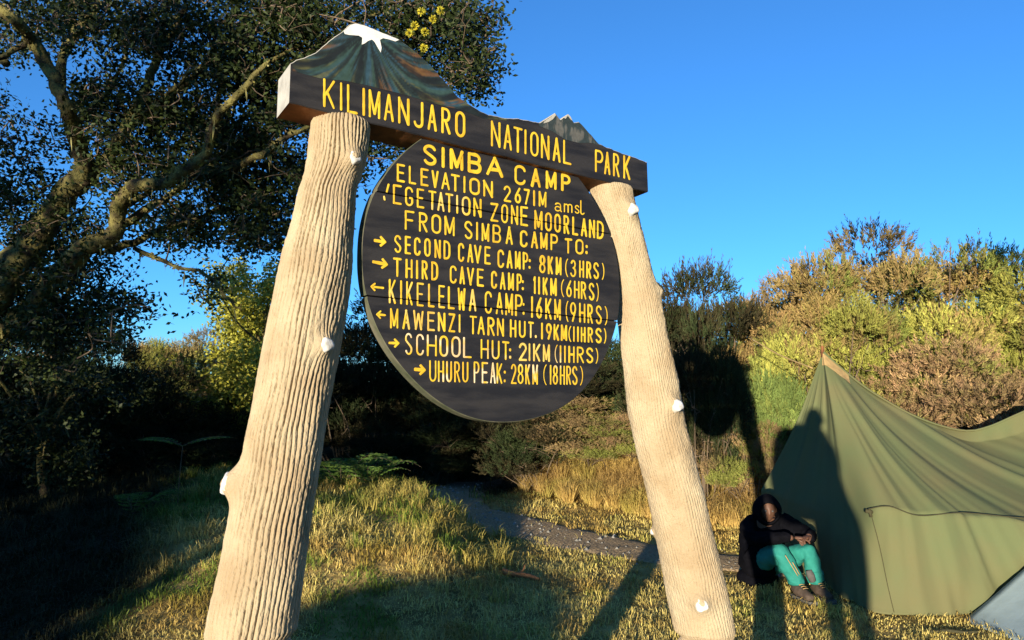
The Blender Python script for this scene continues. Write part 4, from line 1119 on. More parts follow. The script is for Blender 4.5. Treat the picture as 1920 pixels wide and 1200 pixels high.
round_tree('leafy_tree', (p[0], p[1], z0), p[2] - z0, 2.4, 260, 8000, 0.06, (0.018, 0.028, 0.008), (0.04, 0.05, 0.015), 'dark undergrowth tree below the big mossy tree', 'tree', 303, z_lo=0.15)

# ---- ferns and small plants in the shade
def fern(loc, n, Lf, label, seed, lift=0.7, az0=None, stalk=0.0, col=((0.05, 0.11, 0.02), (0.13, 0.20, 0.04))):
    r2 = np.random.default_rng(seed); t = empty('fern', loc, label, 'fern')
    st = MB(); parts = []
    basez = stalk
    if stalk: st.tube([(0, 0, 0), (0.01, 0, stalk * .5), (0.03, 0, stalk)], [0.006, 0.005, 0.004], 5)
    for i in range(n):
        a = r2.uniform(0, 2 * PI) if az0 is None else az0[i]
        d = np.array([math.cos(a), math.sin(a), 0]); k = 26; s_ = np.linspace(0, 1, k)
        L = Lf * r2.uniform(.75, 1.2)
        P = np.array([0.03 if stalk else 0, 0, basez]) + d * (s_ * L)[:, None] + np.array([0, 0, 1.0]) * (L * lift * (s_ - 0.75 * s_ ** 2))[:, None]
        st.tube(P[::3], np.linspace(0.004, 0.001, len(P[::3])), 4, caps=False)
        T_ = unit(np.gradient(P, axis=0)); sd = unit(np.cross(T_, np.array([0, 0, 1.0])))
        for sg in (-1, 1):
            lp_ = L * 0.30 * np.sin(np.clip(s_ * 1.05 + 0.06, 0, 1) * PI) ** 0.8 * (1 - 0.35 * s_)
            D = unit(sd * sg + T_ * 0.45 + np.array([0, 0, -0.12]))
            for q in range(5):      # pinnules
                f = (q + 0.5) / 5
                PP = P + D * (lp_ * f)[:, None]
                D2 = unit(D * 0.5 + T_ * (1 if q % 2 else -0.6)[..., None] if False else D * 0.7 + T_ * 0.6)
                parts.append(leaf_mesh(PP[::2], D2[::2], (lp_ * 0.30 + 0.006)[::2], (lp_ * 0.10 + 0.003)[::2], mixc(col[0], col[1], r2.random(len(PP[::2]))), 0.0))
            parts.append(leaf_mesh(P[::2], D[::2], (lp_ + 0.005)[::2], (lp_ * 0.10 + 0.003)[::2], mixc(col[0], col[1], r2.random(len(P[::2]))), 0.0))
    st.build('stem', M['stem'], t); catmesh('foliage', parts, M['fern'], t)
    return t
p = ground_px(332, 958); fern(p, 4, 0.62, 'young bracken fern on a tall thin stalk in the shade', 1, 0.5, (0.2, 2.9, 0.7, 3.6), stalk=0.72)
for i, (x, y, n_, L, lab) in enumerate(((640, 890, 9, 0.8, 'green fern clump just right of the thicker post'), (690, 850, 8, 0.7, 'dim fern clump in the thicket beside the fern near the thicker post'), (250, 930, 7, 0.55, 'dim fern low in the shade left of the bracken'), (600, 905, 6, 0.5, 'small fern peeping from behind the thicker post'))):
    d = 9.6 if x > 500 else 8.2
    p = at(x, y, d); p[2] = th(p[0], p[1]); fern(p, n_, L, lab, 20 + i, 1.3)

# ================================================================== the big tent
tent_o = at(1660, 1157, 6.0); tent_o[2] = 0
def gz(p): return np.array([p[0], p[1], th(p[0], p[1])])
def gp(x, y): return ground_px(x, y)
A_ = at(1543, 660, 7.35)
cornerB = gp(1612, 1142); B1 = gp(1660, 1158); B2 = gp(1790, 1160); B3 = gp(1925, 1152)
dirr = (B3 - B1); B4 = gz(B3 + dirr * 0.9); B5 = gz(B3 + dirr * 1.9)
leftB = at(1418, 1055, 7.6); leftB = gz(leftB)
tent = empty('canvas_tent', tuple(gz(cornerB)), 'large olive green canvas tent with a peaked end and a sagging ridge', 'tent')
TO = np.array(tent.location)
# columns: base point, eave point, ridge point
ridge_px = [(1543, 660, 7.35), (1585, 697, 7.35), (1640, 738, 7.35), (1720, 782, 7.35), (1800, 806, 7.4), (1850, 800, 7.4), (1925, 768, 7.4)]
ridge = [at(*q) for q in ridge_px]; r_end = ridge[-1] + np.array([1.0, 0.05, 0.38]); r_end2 = r_end + np.array([0.9, 0.1, -0.9])
ridge = spline(ridge + [r_end], 10); 
eave_px = [(1597, 980, 6.42), (1650, 952, 6.10), (1740, 962, 6.05), (1830, 968, 6.05), (1925, 976, 6.05)]
eave = [at(*q) for q in eave_px]; eave += [eave[-1] + (eave[-1] - eave[1]) * 0.8, eave[-1] + (eave[-1] - eave[1]) * 1.7]
eave = spline(eave, 10); base = spline([cornerB, B1, B2, B3, B4, B5], 10)
def res(P, n, pw=1.0):
    d = np.concatenate([[0], np.cumsum(np.linalg.norm(np.diff(P, axis=0), axis=1))]); t = np.linspace(0, 1, n) ** pw * d[-1]
    return np.stack([np.interp(t, d, P[:, i]) for i in range(3)], 1)
NS = 170
Rr, Er, Br = res(ridge, NS, 1.25), res(eave, NS, 1.0), res(base, NS, 1.0)
# end panel: from left edge to corner (all start at the peak)
NL = 60
f = np.linspace(0, 1, NL)[:, None]
Rl = np.repeat(A_[None], NL, 0)
el = at(1424, 918, 7.45); Bl = leftB * (1 - f) + cornerB * f; Bl[:, 1] += 0.12 * np.sin(f[:, 0] * PI); 
Bl[:, 2] = terrain(Bl[:, 0], Bl[:, 1])
El = el * (1 - f) + Er[0] * f; El[:, 1] += 0.10 * np.sin(f[:, 0] * PI)
Rt, Et, Bt = np.concatenate([Rl[:-1], Rr]), np.concatenate([El[:-1], Er]), np.concatenate([Bl[:-1], Br])
NC = len(Rt); NR1, NR2 = 46, 26
t1 = np.linspace(0, 1, NR1)[:, None, None]; t2 = np.linspace(0, 1, NR2)[1:, None, None]
S1 = Rt[None] * (1 - t1) + Et[None] * t1; S2 = Et[None] * (1 - t2) + Bt[None] * t2
sag = np.sin(np.linspace(0, PI, NR1))[:, None]
G_ = np.concatenate([S1, S2])
col_s = np.concatenate([np.linspace(-1, 0, NL)[:-1], np.linspace(0, 1, NS)])
rowv = np.concatenate([np.linspace(0, 1, NR1) * 0.62, 0.62 + 0.38 * np.linspace(0, 1, NR2)[1:]])
# wrinkles radiating from the peak
rel = G_ - A_; rl = np.linalg.norm(rel, axis=2)
cs = np.broadcast_to(col_s[None], rl.shape)
nrm = np.zeros_like(G_)
du_ = np.gradient(G_, axis=1); dv_ = np.gradient(G_, axis=0); nrm = np.cross(dv_, du_); nrm = unit(nrm)
sgn = np.sign((nrm * (np.array([0, 0, 1.6]) - G_)).sum(-1, keepdims=True)); nrm = nrm * sgn
nrm = np.where(np.isfinite(nrm), nrm, 0)
down = -rel[..., 2]; along = rel[..., 0] * 0.98 + rel[..., 1] * 0.1
th_m = np.arctan2(down, along)
thc = th_m[:, NL - 1:NL]
tq = np.where(cs >= 0, 1 - th_m / (thc + 1e-6), cs * 0.55); tq[0] = tq[1]; th_m[0] = th_m[1]
ray_n = fbm(tq * 9 + 5, rl * 0.18, seed=61, o=2); ray_f = fbm(tq * 24 + 2, rl * 0.25, seed=63, o=2)
crease = -(np.abs(fbm(tq * 13 + 8, rl * 0.12, seed=67, o=1)) ** 0.5)
grow = smooth(0.12, 0.8, rl) * (0.45 + 0.35 * np.clip(rl, 0, 2.2))
wr = (0.026 * ray_n + 0.015 * ray_f + 0.030 * crease) * grow * (1 - 0.75 * smooth(0.80, 1.0, rowv)[:, None])
fold_t = math.radians(37); fold = -0.25 * rl * np.clip(fold_t - th_m, 0, 0.5) * (cs >= 0) + 0.03 * np.exp(-((th_m - fold_t) / 0.035) ** 2) * grow * (cs >= 0)
ridge_f = fold * smooth(0.15, 0.7, rl) + 0.014 * np.exp(-((tq - 0.42) / 0.02) ** 2) * grow + 0.012 * np.exp(-((tq - 0.16) / 0.012) ** 2) * grow
sagm = np.zeros_like(rl); sagm[:NR1] = -0.06 * np.sin(np.linspace(0, PI, NR1))[:, None] * smooth(0, 0.3, np.abs(cs[:NR1]))
lowf = 0.018 * fbm(cs * 20, rowv[:, None] * 3 + 0 * cs, seed=64, o=2) * smooth(0.6, 1.0, rowv)[:, None]
G_ = G_ + nrm * (wr + ridge_f + sagm + lowf)[..., None]
G_[0] = Rt
G_[-1, :, 2] = terrain(G_[-1, :, 0], G_[-1, :, 1]) + 0.015
V = (G_ - TO).reshape(-1, 3); idx = np.arange(V.shape[0]).reshape(G_.shape[:2])
F = np.stack([idx[:-1, :-1], idx[:-1, 1:], idx[1:, 1:], idx[1:, :-1]], -1).reshape(-1, 4)
cv = mesh_np('canvas', V, F, M['canvas'], tent, smooth_sh=True)
md = cv.modifiers.new('thick', 'SOLIDIFY'); md.thickness = 0.004; md.offset = 0
# back slope, from the ridge down to the rear
bb = Rr * np.array([1, 1, 0]) + np.array([0.2, 1.9, 0]); bb[:, 2] = terrain(bb[:, 0], bb[:, 1])
tt = np.linspace(0, 1, 20)[:, None, None]; Gb = Rr[None] * (1 - tt) + bb[None] * tt
Gb = Gb + np.array([0, 0, -1.0]) * (0.15 * np.sin(tt * PI))
Gl = np.stack([A_ * (1 - q) + leftB * q for q in np.linspace(0, 1, 20)])
Gb[:, 0] = Gl; Gb[:, 1:6] = Gl[:, None] * (1 - np.linspace(.2, 1, 5))[None, :, None] + Gb[:, 5:6] * np.linspace(.2, 1, 5)[None, :, None]
V = (Gb - TO).reshape(-1, 3); idx = np.arange(len(V)).reshape(Gb.shape[:2])
F = np.stack([idx[:-1, :-1], idx[:-1, 1:], idx[1:, 1:], idx[1:, :-1]], -1).reshape(-1, 4)
mesh_np('rear_canvas', V, F, M['canvas'], tent, smooth_sh=True)
# tan reinforcement at the peak: follows the first rows of the canvas
rows_ = 5
cols_ = range(NL - 26, NL + 26)
PP = np.stack([np.stack([G_[r_, c_] + nrm[r_, c_] * 0.006 for c_ in cols_]) for r_ in range(0, rows_)])
PP = PP[:, :] - TO
idx = np.arange(PP.shape[0] * PP.shape[1]).reshape(PP.shape[:2])
F = np.stack([idx[:-1, :-1], idx[:-1, 1:], idx[1:, 1:], idx[1:, :-1]], -1).reshape(-1, 4)
mesh_np('peak_patch', PP.reshape(-1, 3), F, M['tan'], tent, smooth_sh=True)
mb = MB(); mb.tube([A_ - TO + np.array([0, 0.02, -2.0]), A_ - TO + np.array([0, 0.01, 0.06])], [0.022, 0.016], 8); mb.build('pole', M['brown_wood'], tent)
# rolled hem along the ridge seam, tie rope, toggle, wall seam
mb = MB(); mb.tube(Rr[::4] - TO + np.array([0, -0.012, -0.004]), 0.011, 6); mb.build('ridge_seam', M['canvas'], tent)
ip = NL - 1 + int(NS * 0.085)
tie = G_[NR1 - 1, ip] + nrm[NR1 - 1, ip] * 0.02
rope_pts = [tie] + [G_[NR1 - 1 + o_, min(NC - 1, ip + int(NS * f_))] + nrm[NR1 - 1 + o_, min(NC - 1, ip + int(NS * f_))] * 0.045 for f_, o_ in ((0.015, 0), (0.05, 0), (0.11, 1), (0.20, 0), (0.32, 0), (0.5, 0), (0.7, 0))]
mb = MB(); mb.tube(spline(rope_pts, 6) - TO, 0.0042, 6); mb.build('guy_rope', M['rope'], tent)
mb = MB(); mb.tube([tie - TO + np.array([-0.03, -0.01, 0.0]), tie - TO + np.array([0.035, -0.01, -0.01])], [0.017, 0.014], 8)
mb.tube([tie - TO + np.array([0.0, -0.012, 0.02]), tie - TO + np.array([0.012, -0.016, -0.05])], [0.012, 0.012], 8); mb.build('toggle', M['rope'], tent)
sm_pts = np.array([G_[r_, ip] + nrm[r_, ip] * 0.004 for r_ in range(NR1 - 1, NR1 + NR2 - 1, 3)]); 
mb = MB(); mb.tube(sm_pts - TO, 0.003, 5); mb.build('wall_seam', M['rope'], tent)
# loose guy line left of the peak
mb = MB(); a = at(1405, 633, 8.6); b = A_ + np.array([-0.1, 0.02, -0.16]); mb.tube(spline([b, (a + b) / 2 + np.array([0, 0, -.03]), a], 6) - TO, 0.007, 5); mb.build('guy_rope', M['tan'], tent)

# small grey tarp corner by the left side of the tent
p = ground_px(1408, 903); z = p[2]; p = p + np.array([0, 0, 0.10])
mb = MB(); w_ = 0.10
VV = [(-0.10, 0, 0), (0.10, 0.02, 0), (0.12, 0.18, 0), (-0.08, 0.2, 0), (0.02, 0.03, max(0.1, p[2] - z + 0.03)), (0.07, 0.15, max(0.07, p[2] - z - 0.02))]
mb.add(VV, [(0, 1, 4), (1, 2, 5, 4), (2, 3, 5), (3, 0, 4, 5)])
o = mb.build('tarp', M['bluegrey'], sm=False); o.location = (p[0], p[1], z); tag(o, 'small grey folded tarp on the grass left of the tent', 'tarp')

# blue grey dome tent at the lower right corner, mostly outside the frame
c = at(2080, 1185, 5.6); c[2] = th(c[0], c[1])
def dome(loc, rx, ry, H, label, m, px_=2.0):
    t = empty('dome_tent', loc, label, 'tent'); nU, nW = 64, 22; V = []
    for j in range(nW):
        a = j / (nW - 1) * PI / 2
        for i in range(nU):
            b = 2 * PI * i / nU; q = (abs(math.cos(2 * b)) ** 0.8) * 0.10 + 0.92
            rr = math.cos(a) ** 0.75
            V.append((rx * rr * math.cos(b) * q, ry * rr * math.sin(b) * q, H * math.sin(a) - 0.02 * (1 - abs(math.cos(2 * b))) * math.sin(2 * a)))
    F = [(j * nU + i, j * nU + (i + 1) % nU, (j + 1) * nU + (i + 1) % nU, (j + 1) * nU + i) for j in range(nW - 1) for i in range(nU)]
    mb = MB(); mb.add(V, F); mb.build('fly_sheet', m, t)
    for s_ in (0, 1):
        mb = MB(); pts = []
        for j in range(25):
            a = PI * j / 24; rr = abs(math.cos(a)) ** 0.75 * (1 if math.cos(a) > 0 else -1); b = PI / 4 + s_ * PI / 2
            q = 0.925
            pts.append((rx * rr * math.cos(b) * q * 1.01, ry * rr * math.sin(b) * q * 1.01, H * math.sin(a) * 1.01 + 0.004))
        mb.tube(pts, 0.008, 6); mb.build('tent_pole', M['rope'], t)
    return t
def ridge_tent(loc, hw, hd, H, label):
    t = empty('ridge_tent', loc, label, 'tent'); n1, n2 = 40, 18; V = []
    for a in range(n1 + 1):
        f = a / n1 * 2 - 1                                  # across: ground - ridge - ground
        for b in range(n2 + 1):
            g_ = b / n2 * 2 - 1
            h = (1 - abs(f)) ** 1.06 * (1 - 0.10 * (1 - g_ * g_)) * H
            w = 1 - 0.06 * math.sin(PI * (1 - abs(f))) * (1 - g_ * g_)
            V.append((f * hw * w, g_ * hd * (1 - 0.12 * (1 - abs(f))), max(0.015, h) + 0.004 * math.sin(b * 2.1) * (1 - abs(f))))
    F = [(a * (n2 + 1) + b, (a + 1) * (n2 + 1) + b, (a + 1) * (n2 + 1) + b + 1, a * (n2 + 1) + b + 1) for a in range(n1) for b in range(n2)]
    mb = MB(); mb.add(V, F); o = mb.build('fly_sheet', M['bluegrey'], t); md = o.modifiers.new('t', 'SOLIDIFY'); md.thickness = 0.004
    for q in (0, n2):
        VV = [V[a * (n2 + 1) + q] for a in range(n1 + 1)]; mb = MB(); mb.add(VV + [(0, VV[0][1], 0.0)], [(a, a + 1, n1 + 1) for a in range(n1)]); mb.build('end_panel', M['bluegrey'], t, sm=False)
    mb = MB(); mb.tube([(0, -hd * .9, H + .004), (0, 0, H * .905), (0, hd * .9, H + .004)], 0.008, 6); mb.build('ridge_tape', M['rope'], t)
    return t
rt_ = ridge_tent((c[0], c[1], c[2]), 0.92, 0.42, 0.62, 'blue grey low tent in the lower right corner'); rt_.rotation_euler = (0, 0, math.radians(12))
# dark strap on the grass beside it
p = ground_px(1790, 1190); mb = MB()
mb.tube(spline([(-.18, 0, .012), (-.05, .015, .02), (.06, -.01, .015), (.2, .01, .012)], 5), [0.012] * 16, 6); o = mb.build('strap', M['rope']); o.location = p
tag(o, 'dark strap lying on the grass in front of the olive tent', 'strap')

# ================================================================== people
def skin_mesh(nodes, edges, root=0, sub=2):
    """nodes: {name: (xyz, r or (rx,ry))}; returns verts, faces"""
    names = list(nodes); ix = {n_: i for i, n_ in enumerate(names)}
    me = bpy.data.meshes.new('tmp'); me.from_pydata([tuple(nodes[n_][0]) for n_ in names], [(ix[a], ix[b]) for a, b in edges], [])
    ob = bpy.data.objects.new('tmp', me); COL.objects.link(ob)
    md = ob.modifiers.new('s', 'SKIN'); md.use_smooth_shade = True
    for i, n_ in enumerate(names):
        r = nodes[n_][1]; r = (r, r) if np.isscalar(r) else r
        me.skin_vertices[0].data[i].radius = r
        me.skin_vertices[0].data[i].use_root = (i == root)
    sb = ob.modifiers.new('d', 'SUBSURF'); sb.levels = sub; sb.render_levels = sub
    dg = bpy.context.evaluated_depsgraph_get(); dg.update()
    ev = ob.evaluated_get(dg); m2 = ev.to_mesh()
    V = np.array([v.co[:] for v in m2.vertices]); F = [tuple(p_.vertices) for p_ in m2.polygons]
    ev.to_mesh_clear(); bpy.data.objects.remove(ob); bpy.data.meshes.remove(me)
    return V, F
def head_parts(mb, c, fwd, R=0.105):
    """a head with brow, nose, mouth, chin and ears; fwd = facing direction"""
    fwd = unit(np.asarray(fwd, float)); up = np.array([0, 0, 1.0]); up = unit(up - fwd * (up @ fwd)); rt = np.cross(fwd, up)
    nU, nW = 40, 28; V = []
    for j in range(nW + 1):
        ph = PI * j / nW
        for i in range(nU):
            b = 2 * PI * i / nU
            x, y, z = math.sin(ph) * math.cos(b), math.sin(ph) * math.sin(b), math.cos(ph)     # y = forward
            sx, sy, sz = 0.74, 0.92, 1.12
            if z < 0: sx *= 1 - 0.30 * min(1, -z) ; sy *= 1 - 0.10 * (-z)
            X, Y_, Zz = x * sx, y * sy, z * sz
            if y > 0:
                nose = math.exp(-(x / 0.13) ** 2 - ((z + 0.12) / 0.2) ** 2); Y_ += 0.22 * nose
                Y_ -= 0.10 * sum(math.exp(-((x - e) / 0.16) ** 2 - ((z - 0.08) / 0.11) ** 2) for e in (-.3, .3))
                Y_ += 0.05 * math.exp(-(x / .4) ** 2 - ((z - .26) / .1) ** 2)
                Y_ += 0.07 * math.exp(-(x / .24) ** 2 - ((z + .47) / .07) ** 2) - 0.05 * math.exp(-(x / .26) ** 2 - ((z + .53) / .03) ** 2) + 0.05 * math.exp(-(x / .2) ** 2 - ((z + .6) / .06) ** 2)
                Y_ += 0.09 * math.exp(-(x / .22) ** 2 - ((z + .85) / .14) ** 2)
            V.append(c + R * (rt * X + fwd * Y_ + up * Zz))
    F = [(j * nU + i, j * nU + (i + 1) % nU, (j + 1) * nU + (i + 1) % nU, (j + 1) * nU + i) for j in range(nW) for i in range(nU)]
    mb.add(V, F)
    for s_ in (-1, 1):       # ears
        e = c + R * (rt * 0.74 * s_ - fwd * 0.02 - up * 0.02); VV = []
        for j in range(7):
            for i in range(10):
                b = 2 * PI * i / 10; q = math.sin(PI * j / 6); VV.append(e + R * (rt * s_ * 0.10 * math.cos(PI * j / 6) + fwd * 0.17 * q * math.cos(b) + up * 0.27 * q * math.sin(b)))
        mb.add(VV, [(j * 10 + i, j * 10 + (i + 1) % 10, (j + 1) * 10 + (i + 1) % 10, (j + 1) * 10 + i) for j in range(6) for i in range(10)])
    return fwd, up, rt
def hand_parts(mb, wrist, d, palm_n, curl=0.6, s=1.0, left=True):
    """palm and five fingers; d = direction of the fingers, palm_n = side they curl to"""
    d = unit(np.asarray(d, float)); n = np.asarray(palm_n, float); n = unit(n - d * (n @ d)); w = np.cross(d, n) * (1 if left else -1)
    wrist = np.asarray(wrist, float)
    nod = {'w': (wrist, (0.026 * s, 0.018 * s)), 'p1': (wrist + d * 0.04 * s, (0.036 * s, 0.016 * s)), 'p2': (wrist + d * 0.085 * s, (0.038 * s, 0.014 * s))}
    V, F = skin_mesh(nod, [('w', 'p1'), ('p1', 'p2')], 0, 2); mb.add(V, F)
    for k, (off, L, r_) in enumerate(((-0.029, 0.068, 0.0085), (-0.010, 0.078, 0.009), (0.010, 0.074, 0.0088), (0.028, 0.058, 0.0078))):
        p0 = wrist + (d * 0.078 + w * off) * s; nod = {}; ed = []; a = 0.15; p = p0.copy(); prev = None
        for q in range(5):
            nod['f%d' % q] = (p.copy(), r_ * s * (1 - 0.07 * q)); 
            if prev: ed.append((prev, 'f%d' % q))
            prev = 'f%d' % q; a += curl * (0.55 + 0.1 * k) if q else 0.1
            p = p + (d * math.cos(a) + n * math.sin(a)) * (L / 4 * (1.15 if q == 0 else 1.0)) * s
        V, F = skin_mesh(nod, ed, 0, 2); mb.add(V, F)
    tb = wrist + (d * 0.025 - w * 0.026) * s; nod = {'t0': (tb, 0.013 * s), 't1': (tb + (d * 0.02 - w * 0.022 + n * 0.006) * s, 0.0115 * s), 't2': (tb + (d * 0.048 - w * 0.030 + n * 0.018) * s, 0.0100 * s), 't3': (tb + (d * 0.070 - w * 0.026 + n * 0.026) * s, 0.0085 * s)}
    V, F = skin_mesh(nod, [('t0', 't1'), ('t1', 't2'), ('t2', 't3')], 0, 2); mb.add(V, F)
v3 = lambda *a: np.array(a, float)

def seated_person():
    g0 = ground_px(1484, 1119); root_loc = g0
    t = MB()
    K_ = dict(hip=v3(-.17, .36, .22), waist=v3(-.17, .37, .38), chest=v3(-.135, .28, .54), neck=v3(-.145, .20, .655), head=v3(-.14, .165, .755),
              sl=v3(-.285, .25, .61), sr=v3(.03, .24, .61), el=v3(-.335, .07, .50), er=v3(.235, .08, .52), wl=v3(.0, -.12, .545), wr=v3(.135, -.11, .555),
              hl=v3(-.24, .30, .20), hr=v3(-.08, .32, .20), kl=v3(-.10, -.07, .43), kr=v3(.165, -.05, .43), al=v3(.03, -.07, .10), ar=v3(.225, -.03, .10))
    body = {'hip': (K_['hip'], .13), 'waist': (K_['waist'], .115), 'chest': (K_['chest'], (.145, .12)), 'neck': (K_['neck'], .055), 'head': (K_['head'] - v3(0, 0, .03), .06),
            'sl': (K_['sl'], .058), 'el': (K_['el'], .042), 'wl': (K_['wl'], .028), 'sr': (K_['sr'], .058), 'er': (K_['er'], .042), 'wr': (K_['wr'], .028),
            'hl': (K_['hl'], .085), 'kl': (K_['kl'], .060), 'al': (K_['al'], .040), 'hr': (K_['hr'], .085), 'kr': (K_['kr'], .060), 'ar': (K_['ar'], .040)}
    E_ = [('hip', 'waist'), ('waist', 'chest'), ('chest', 'neck'), ('neck', 'head'), ('chest', 'sl'), ('sl', 'el'), ('el', 'wl'), ('chest', 'sr'), ('sr', 'er'), ('er', 'wr'), ('hip', 'hl'), ('hl', 'kl'), ('kl', 'al'), ('hip', 'hr'), ('hr', 'kr'), ('kr', 'ar')]
    V, F = skin_mesh(body, E_, 0, 2); t.add(V, F)
    fwd, up, rt = head_parts(t, K_['head'], v3(-.12, -.97, -.14), .104)
    hand_parts(t, K_['wl'], v3(.95, -.25, .02), v3(0, .3, -1), .5, 1.0, True)
    hand_parts(t, K_['wr'], v3(-.75, -.55, -.15), v3(.3, -.1, -1), .55, 1.0, False)
    p = t.build('person', M['skin']); p.location = root_loc; p.scale = (.93, .93, .93)
    tag(p, 'person in black hooded jacket and teal trousers sitting against the tent', 'person')
    for s_ in (-1, 1):
        mb = MB()
        c_ = K_['head'] + .104 * (rt * .30 * s_ + fwd * .80 + up * .09); VV = [c_ + .012 * unit(v3(math.sin(a) * math.cos(b), math.sin(a) * math.sin(b), math.cos(a))) for a in np.linspace(0.01, PI - .01, 7) for b in np.linspace(0, 2 * PI, 9)[:-1]]
        mb.add(VV, [(j * 8 + i, j * 8 + (i + 1) % 8, (j + 1) * 8 + (i + 1) % 8, (j + 1) * 8 + i) for j in range(6) for i in range(8)])
        mb.build('eye', M['eye'], p)
    # jacket
    j = MB()
    jn = {'hem': (v3(-.19, .32, .05), (.20, .20)), 'w': (v3(-.19, .33, .30), (.205, .19)), 'c': (K_['chest'] + v3(0, .01, 0), (.195, .16)), 'n': (K_['neck'] - v3(0, -.01, .015), .09),
          'sl': (K_['sl'], .092), 'ml': ((K_['sl'] + K_['el']) / 2 + v3(-.02, 0, 0), .080), 'el': (K_['el'], .072), 'fl': ((K_['el'] + K_['wl']) / 2, .062), 'wl': (K_['wl'] - v3(.02, 0, 0), .045),
          'sr': (K_['sr'], .092), 'mr': ((K_['sr'] + K_['er']) / 2 + v3(.02, 0, 0), .080), 'er': (K_['er'], .072), 'fr': ((K_['er'] + K_['wr']) / 2, .060), 'wr': (K_['wr'] + v3(.02, .01, 0), .045)}
    V, F = skin_mesh(jn, [('hem', 'w'), ('w', 'c'), ('c', 'n'), ('c', 'sl'), ('sl', 'ml'), ('ml', 'el'), ('el', 'fl'), ('fl', 'wl'), ('c', 'sr'), ('sr', 'mr'), ('mr', 'er'), ('er', 'fr'), ('fr', 'wr')], 0, 3)
    V = V + 0.012 * np.stack([fbm(V[:, 0] * 14, V[:, 1] * 14, V[:, 2] * 20, seed=q) for q in (1, 2, 3)], 1)
    j.add(V, F); j.build('jacket', M['black'], p)
    # hood: shell open to the face
    h = MB(); nU, nW = 36, 20; VV = []
    for jn_ in range(nW):
        a = math.radians(42) + (PI - math.radians(42)) * jn_ / (nW - 1)
        for i in range(nU):
            b = 2 * PI * i / nU; r_ = .142 * (1 + .05 * noise(np.array([3 * math.cos(b)]), np.array([3 * math.sin(b)]), np.array([a * 2]), seed=5)[0])
            VV.append(K_['head'] + r_ * (fwd * math.cos(a) * 1.0 + rt * math.sin(a) * math.cos(b) * .92 + up * math.sin(a) * math.sin(b) * 1.05) - v3(0, 0, .008) - fwd * .015)
    FF = [(q * nU + i, q * nU + (i + 1) % nU, (q + 1) * nU + (i + 1) % nU, (q + 1) * nU + i) for q in range(nW - 1) for i in range(nU)]
    h.add(VV, FF); ho = h.build('hood', M['black'], p); md = ho.modifiers.new('t', 'SOLIDIFY'); md.thickness = .012
    # trousers
    tn = {'hip': (v3(-.16, .34, .21), (.11, .11)), 'hl': (K_['hl'] + v3(.04, 0, .02), .095), 'ml': ((K_['hl'] + K_['kl']) / 2, .105), 'kl': (K_['kl'], .092), 'cl': ((K_['kl'] + K_['al']) / 2 + v3(0, .02, 0), .088), 'al': (K_['al'] + v3(0, .01, .05), .078), 'al2': (K_['al'] + v3(0, .01, .005), .074),
          'hr': (K_['hr'], .115), 'mr': ((K_['hr'] + K_['kr']) / 2, .105), 'kr': (K_['kr'], .092), 'cr': ((K_['kr'] + K_['ar']) / 2 + v3(0, .02, 0), .086), 'ar': (K_['ar'] + v3(0, .01, .05), .076), 'ar2': (K_['ar'] + v3(0, .01, .005), .072)}
    V, F = skin_mesh(tn, [('hip', 'hl'), ('hl', 'ml'), ('ml', 'kl'), ('kl', 'cl'), ('cl', 'al'), ('al', 'al2'), ('hip', 'hr'), ('hr', 'mr'), ('mr', 'kr'), ('kr', 'cr'), ('cr', 'ar'), ('ar', 'ar2')], 0, 3)
    V = V + 0.011 * np.stack([fbm(V[:, 0] * 16, V[:, 1] * 16, V[:, 2] * 24, seed=q) for q in (7, 8, 9)], 1)
    tr = MB(); tr.add(V, F); to = tr.build('trousers', M['teal'], p)
    # yellow stitched line and grey inner patch on the trousers
    sm = MB(); a0, a1 = K_['kl'], K_['al'] + v3(0, 0, .06)
    st = [a0 * (1 - f_) + a1 * f_ + v3(-.02 + .03 * f_, -.088, 0) for f_ in np.linspace(.12, .8, 8)]; sm.tube(st, .004, 5)
    st = [a0 * (1 - f_) + a1 * f_ + v3(.01 + .02 * f_, -.09, 0) for f_ in np.linspace(.35, .75, 6)]; sm.tube(st, .004, 5)
    sm.build('piping', M['tan'], to)
    gpm = MB(); c0 = K_['kr'] * .45 + K_['ar'] * .55 + v3(-.065, -.05, 0); c1_ = K_['ar'] + v3(-.055, -.055, .05)
    gpm.tube([c0, (c0 + c1_) / 2, c1_], [.028, .036, .030], 8); gpm.build('inner_patch', M['grey'], to)
    # boots
    for an, toe in ((K_['al'], v3(.085, -.27, .035)), (K_['ar'], v3(.265, -.235, .035))):
        bt = MB(); heel = an * v3(1, 1, 0) + v3(0, .03, .045)
        nd = {'t': (an + v3(0, 0, .03), .056), 'a': (an + v3(0, 0, -.02), .055), 'h': (heel, (.046, .045)), 'm': (heel * .45 + toe * .55 + v3(0, 0, .018), (.050, .044)), 'toe': (toe, (.046, .034))}
        V, F = skin_mesh(nd, [('t', 'a'), ('a', 'h'), ('a', 'm'), ('m', 'toe')], 1, 3); V[:, 2] = np.maximum(V[:, 2], .012); bt.add(V, F)
        b_ = bt.build('boot', M['boot'], p)
        so_ = MB(); dd_ = unit((toe - heel) * v3(1, 1, 0)); sd_ = np.cross(dd_, v3(0, 0, 1)); L = np.linalg.norm((toe - heel)[:2]); pts = []
        for f_, w_ in ((-.045, .025), (-.03, .042), (.05, .046), (L * .5, .043), (L * .8, .053), (L + .02, .045), (L + .045, .024)): pts.append((f_, w_))
        ring = [heel * v3(1, 1, 0) + dd_ * f_ + sd_ * w_ for f_, w_ in pts] + [heel * v3(1, 1, 0) + dd_ * f_ - sd_ * w_ for f_, w_ in pts[::-1]]
        n_ = len(ring); VV = [r_ + v3(0, 0, -.004) for r_ in ring] + [r_ + v3(0, 0, .024) for r_ in ring]
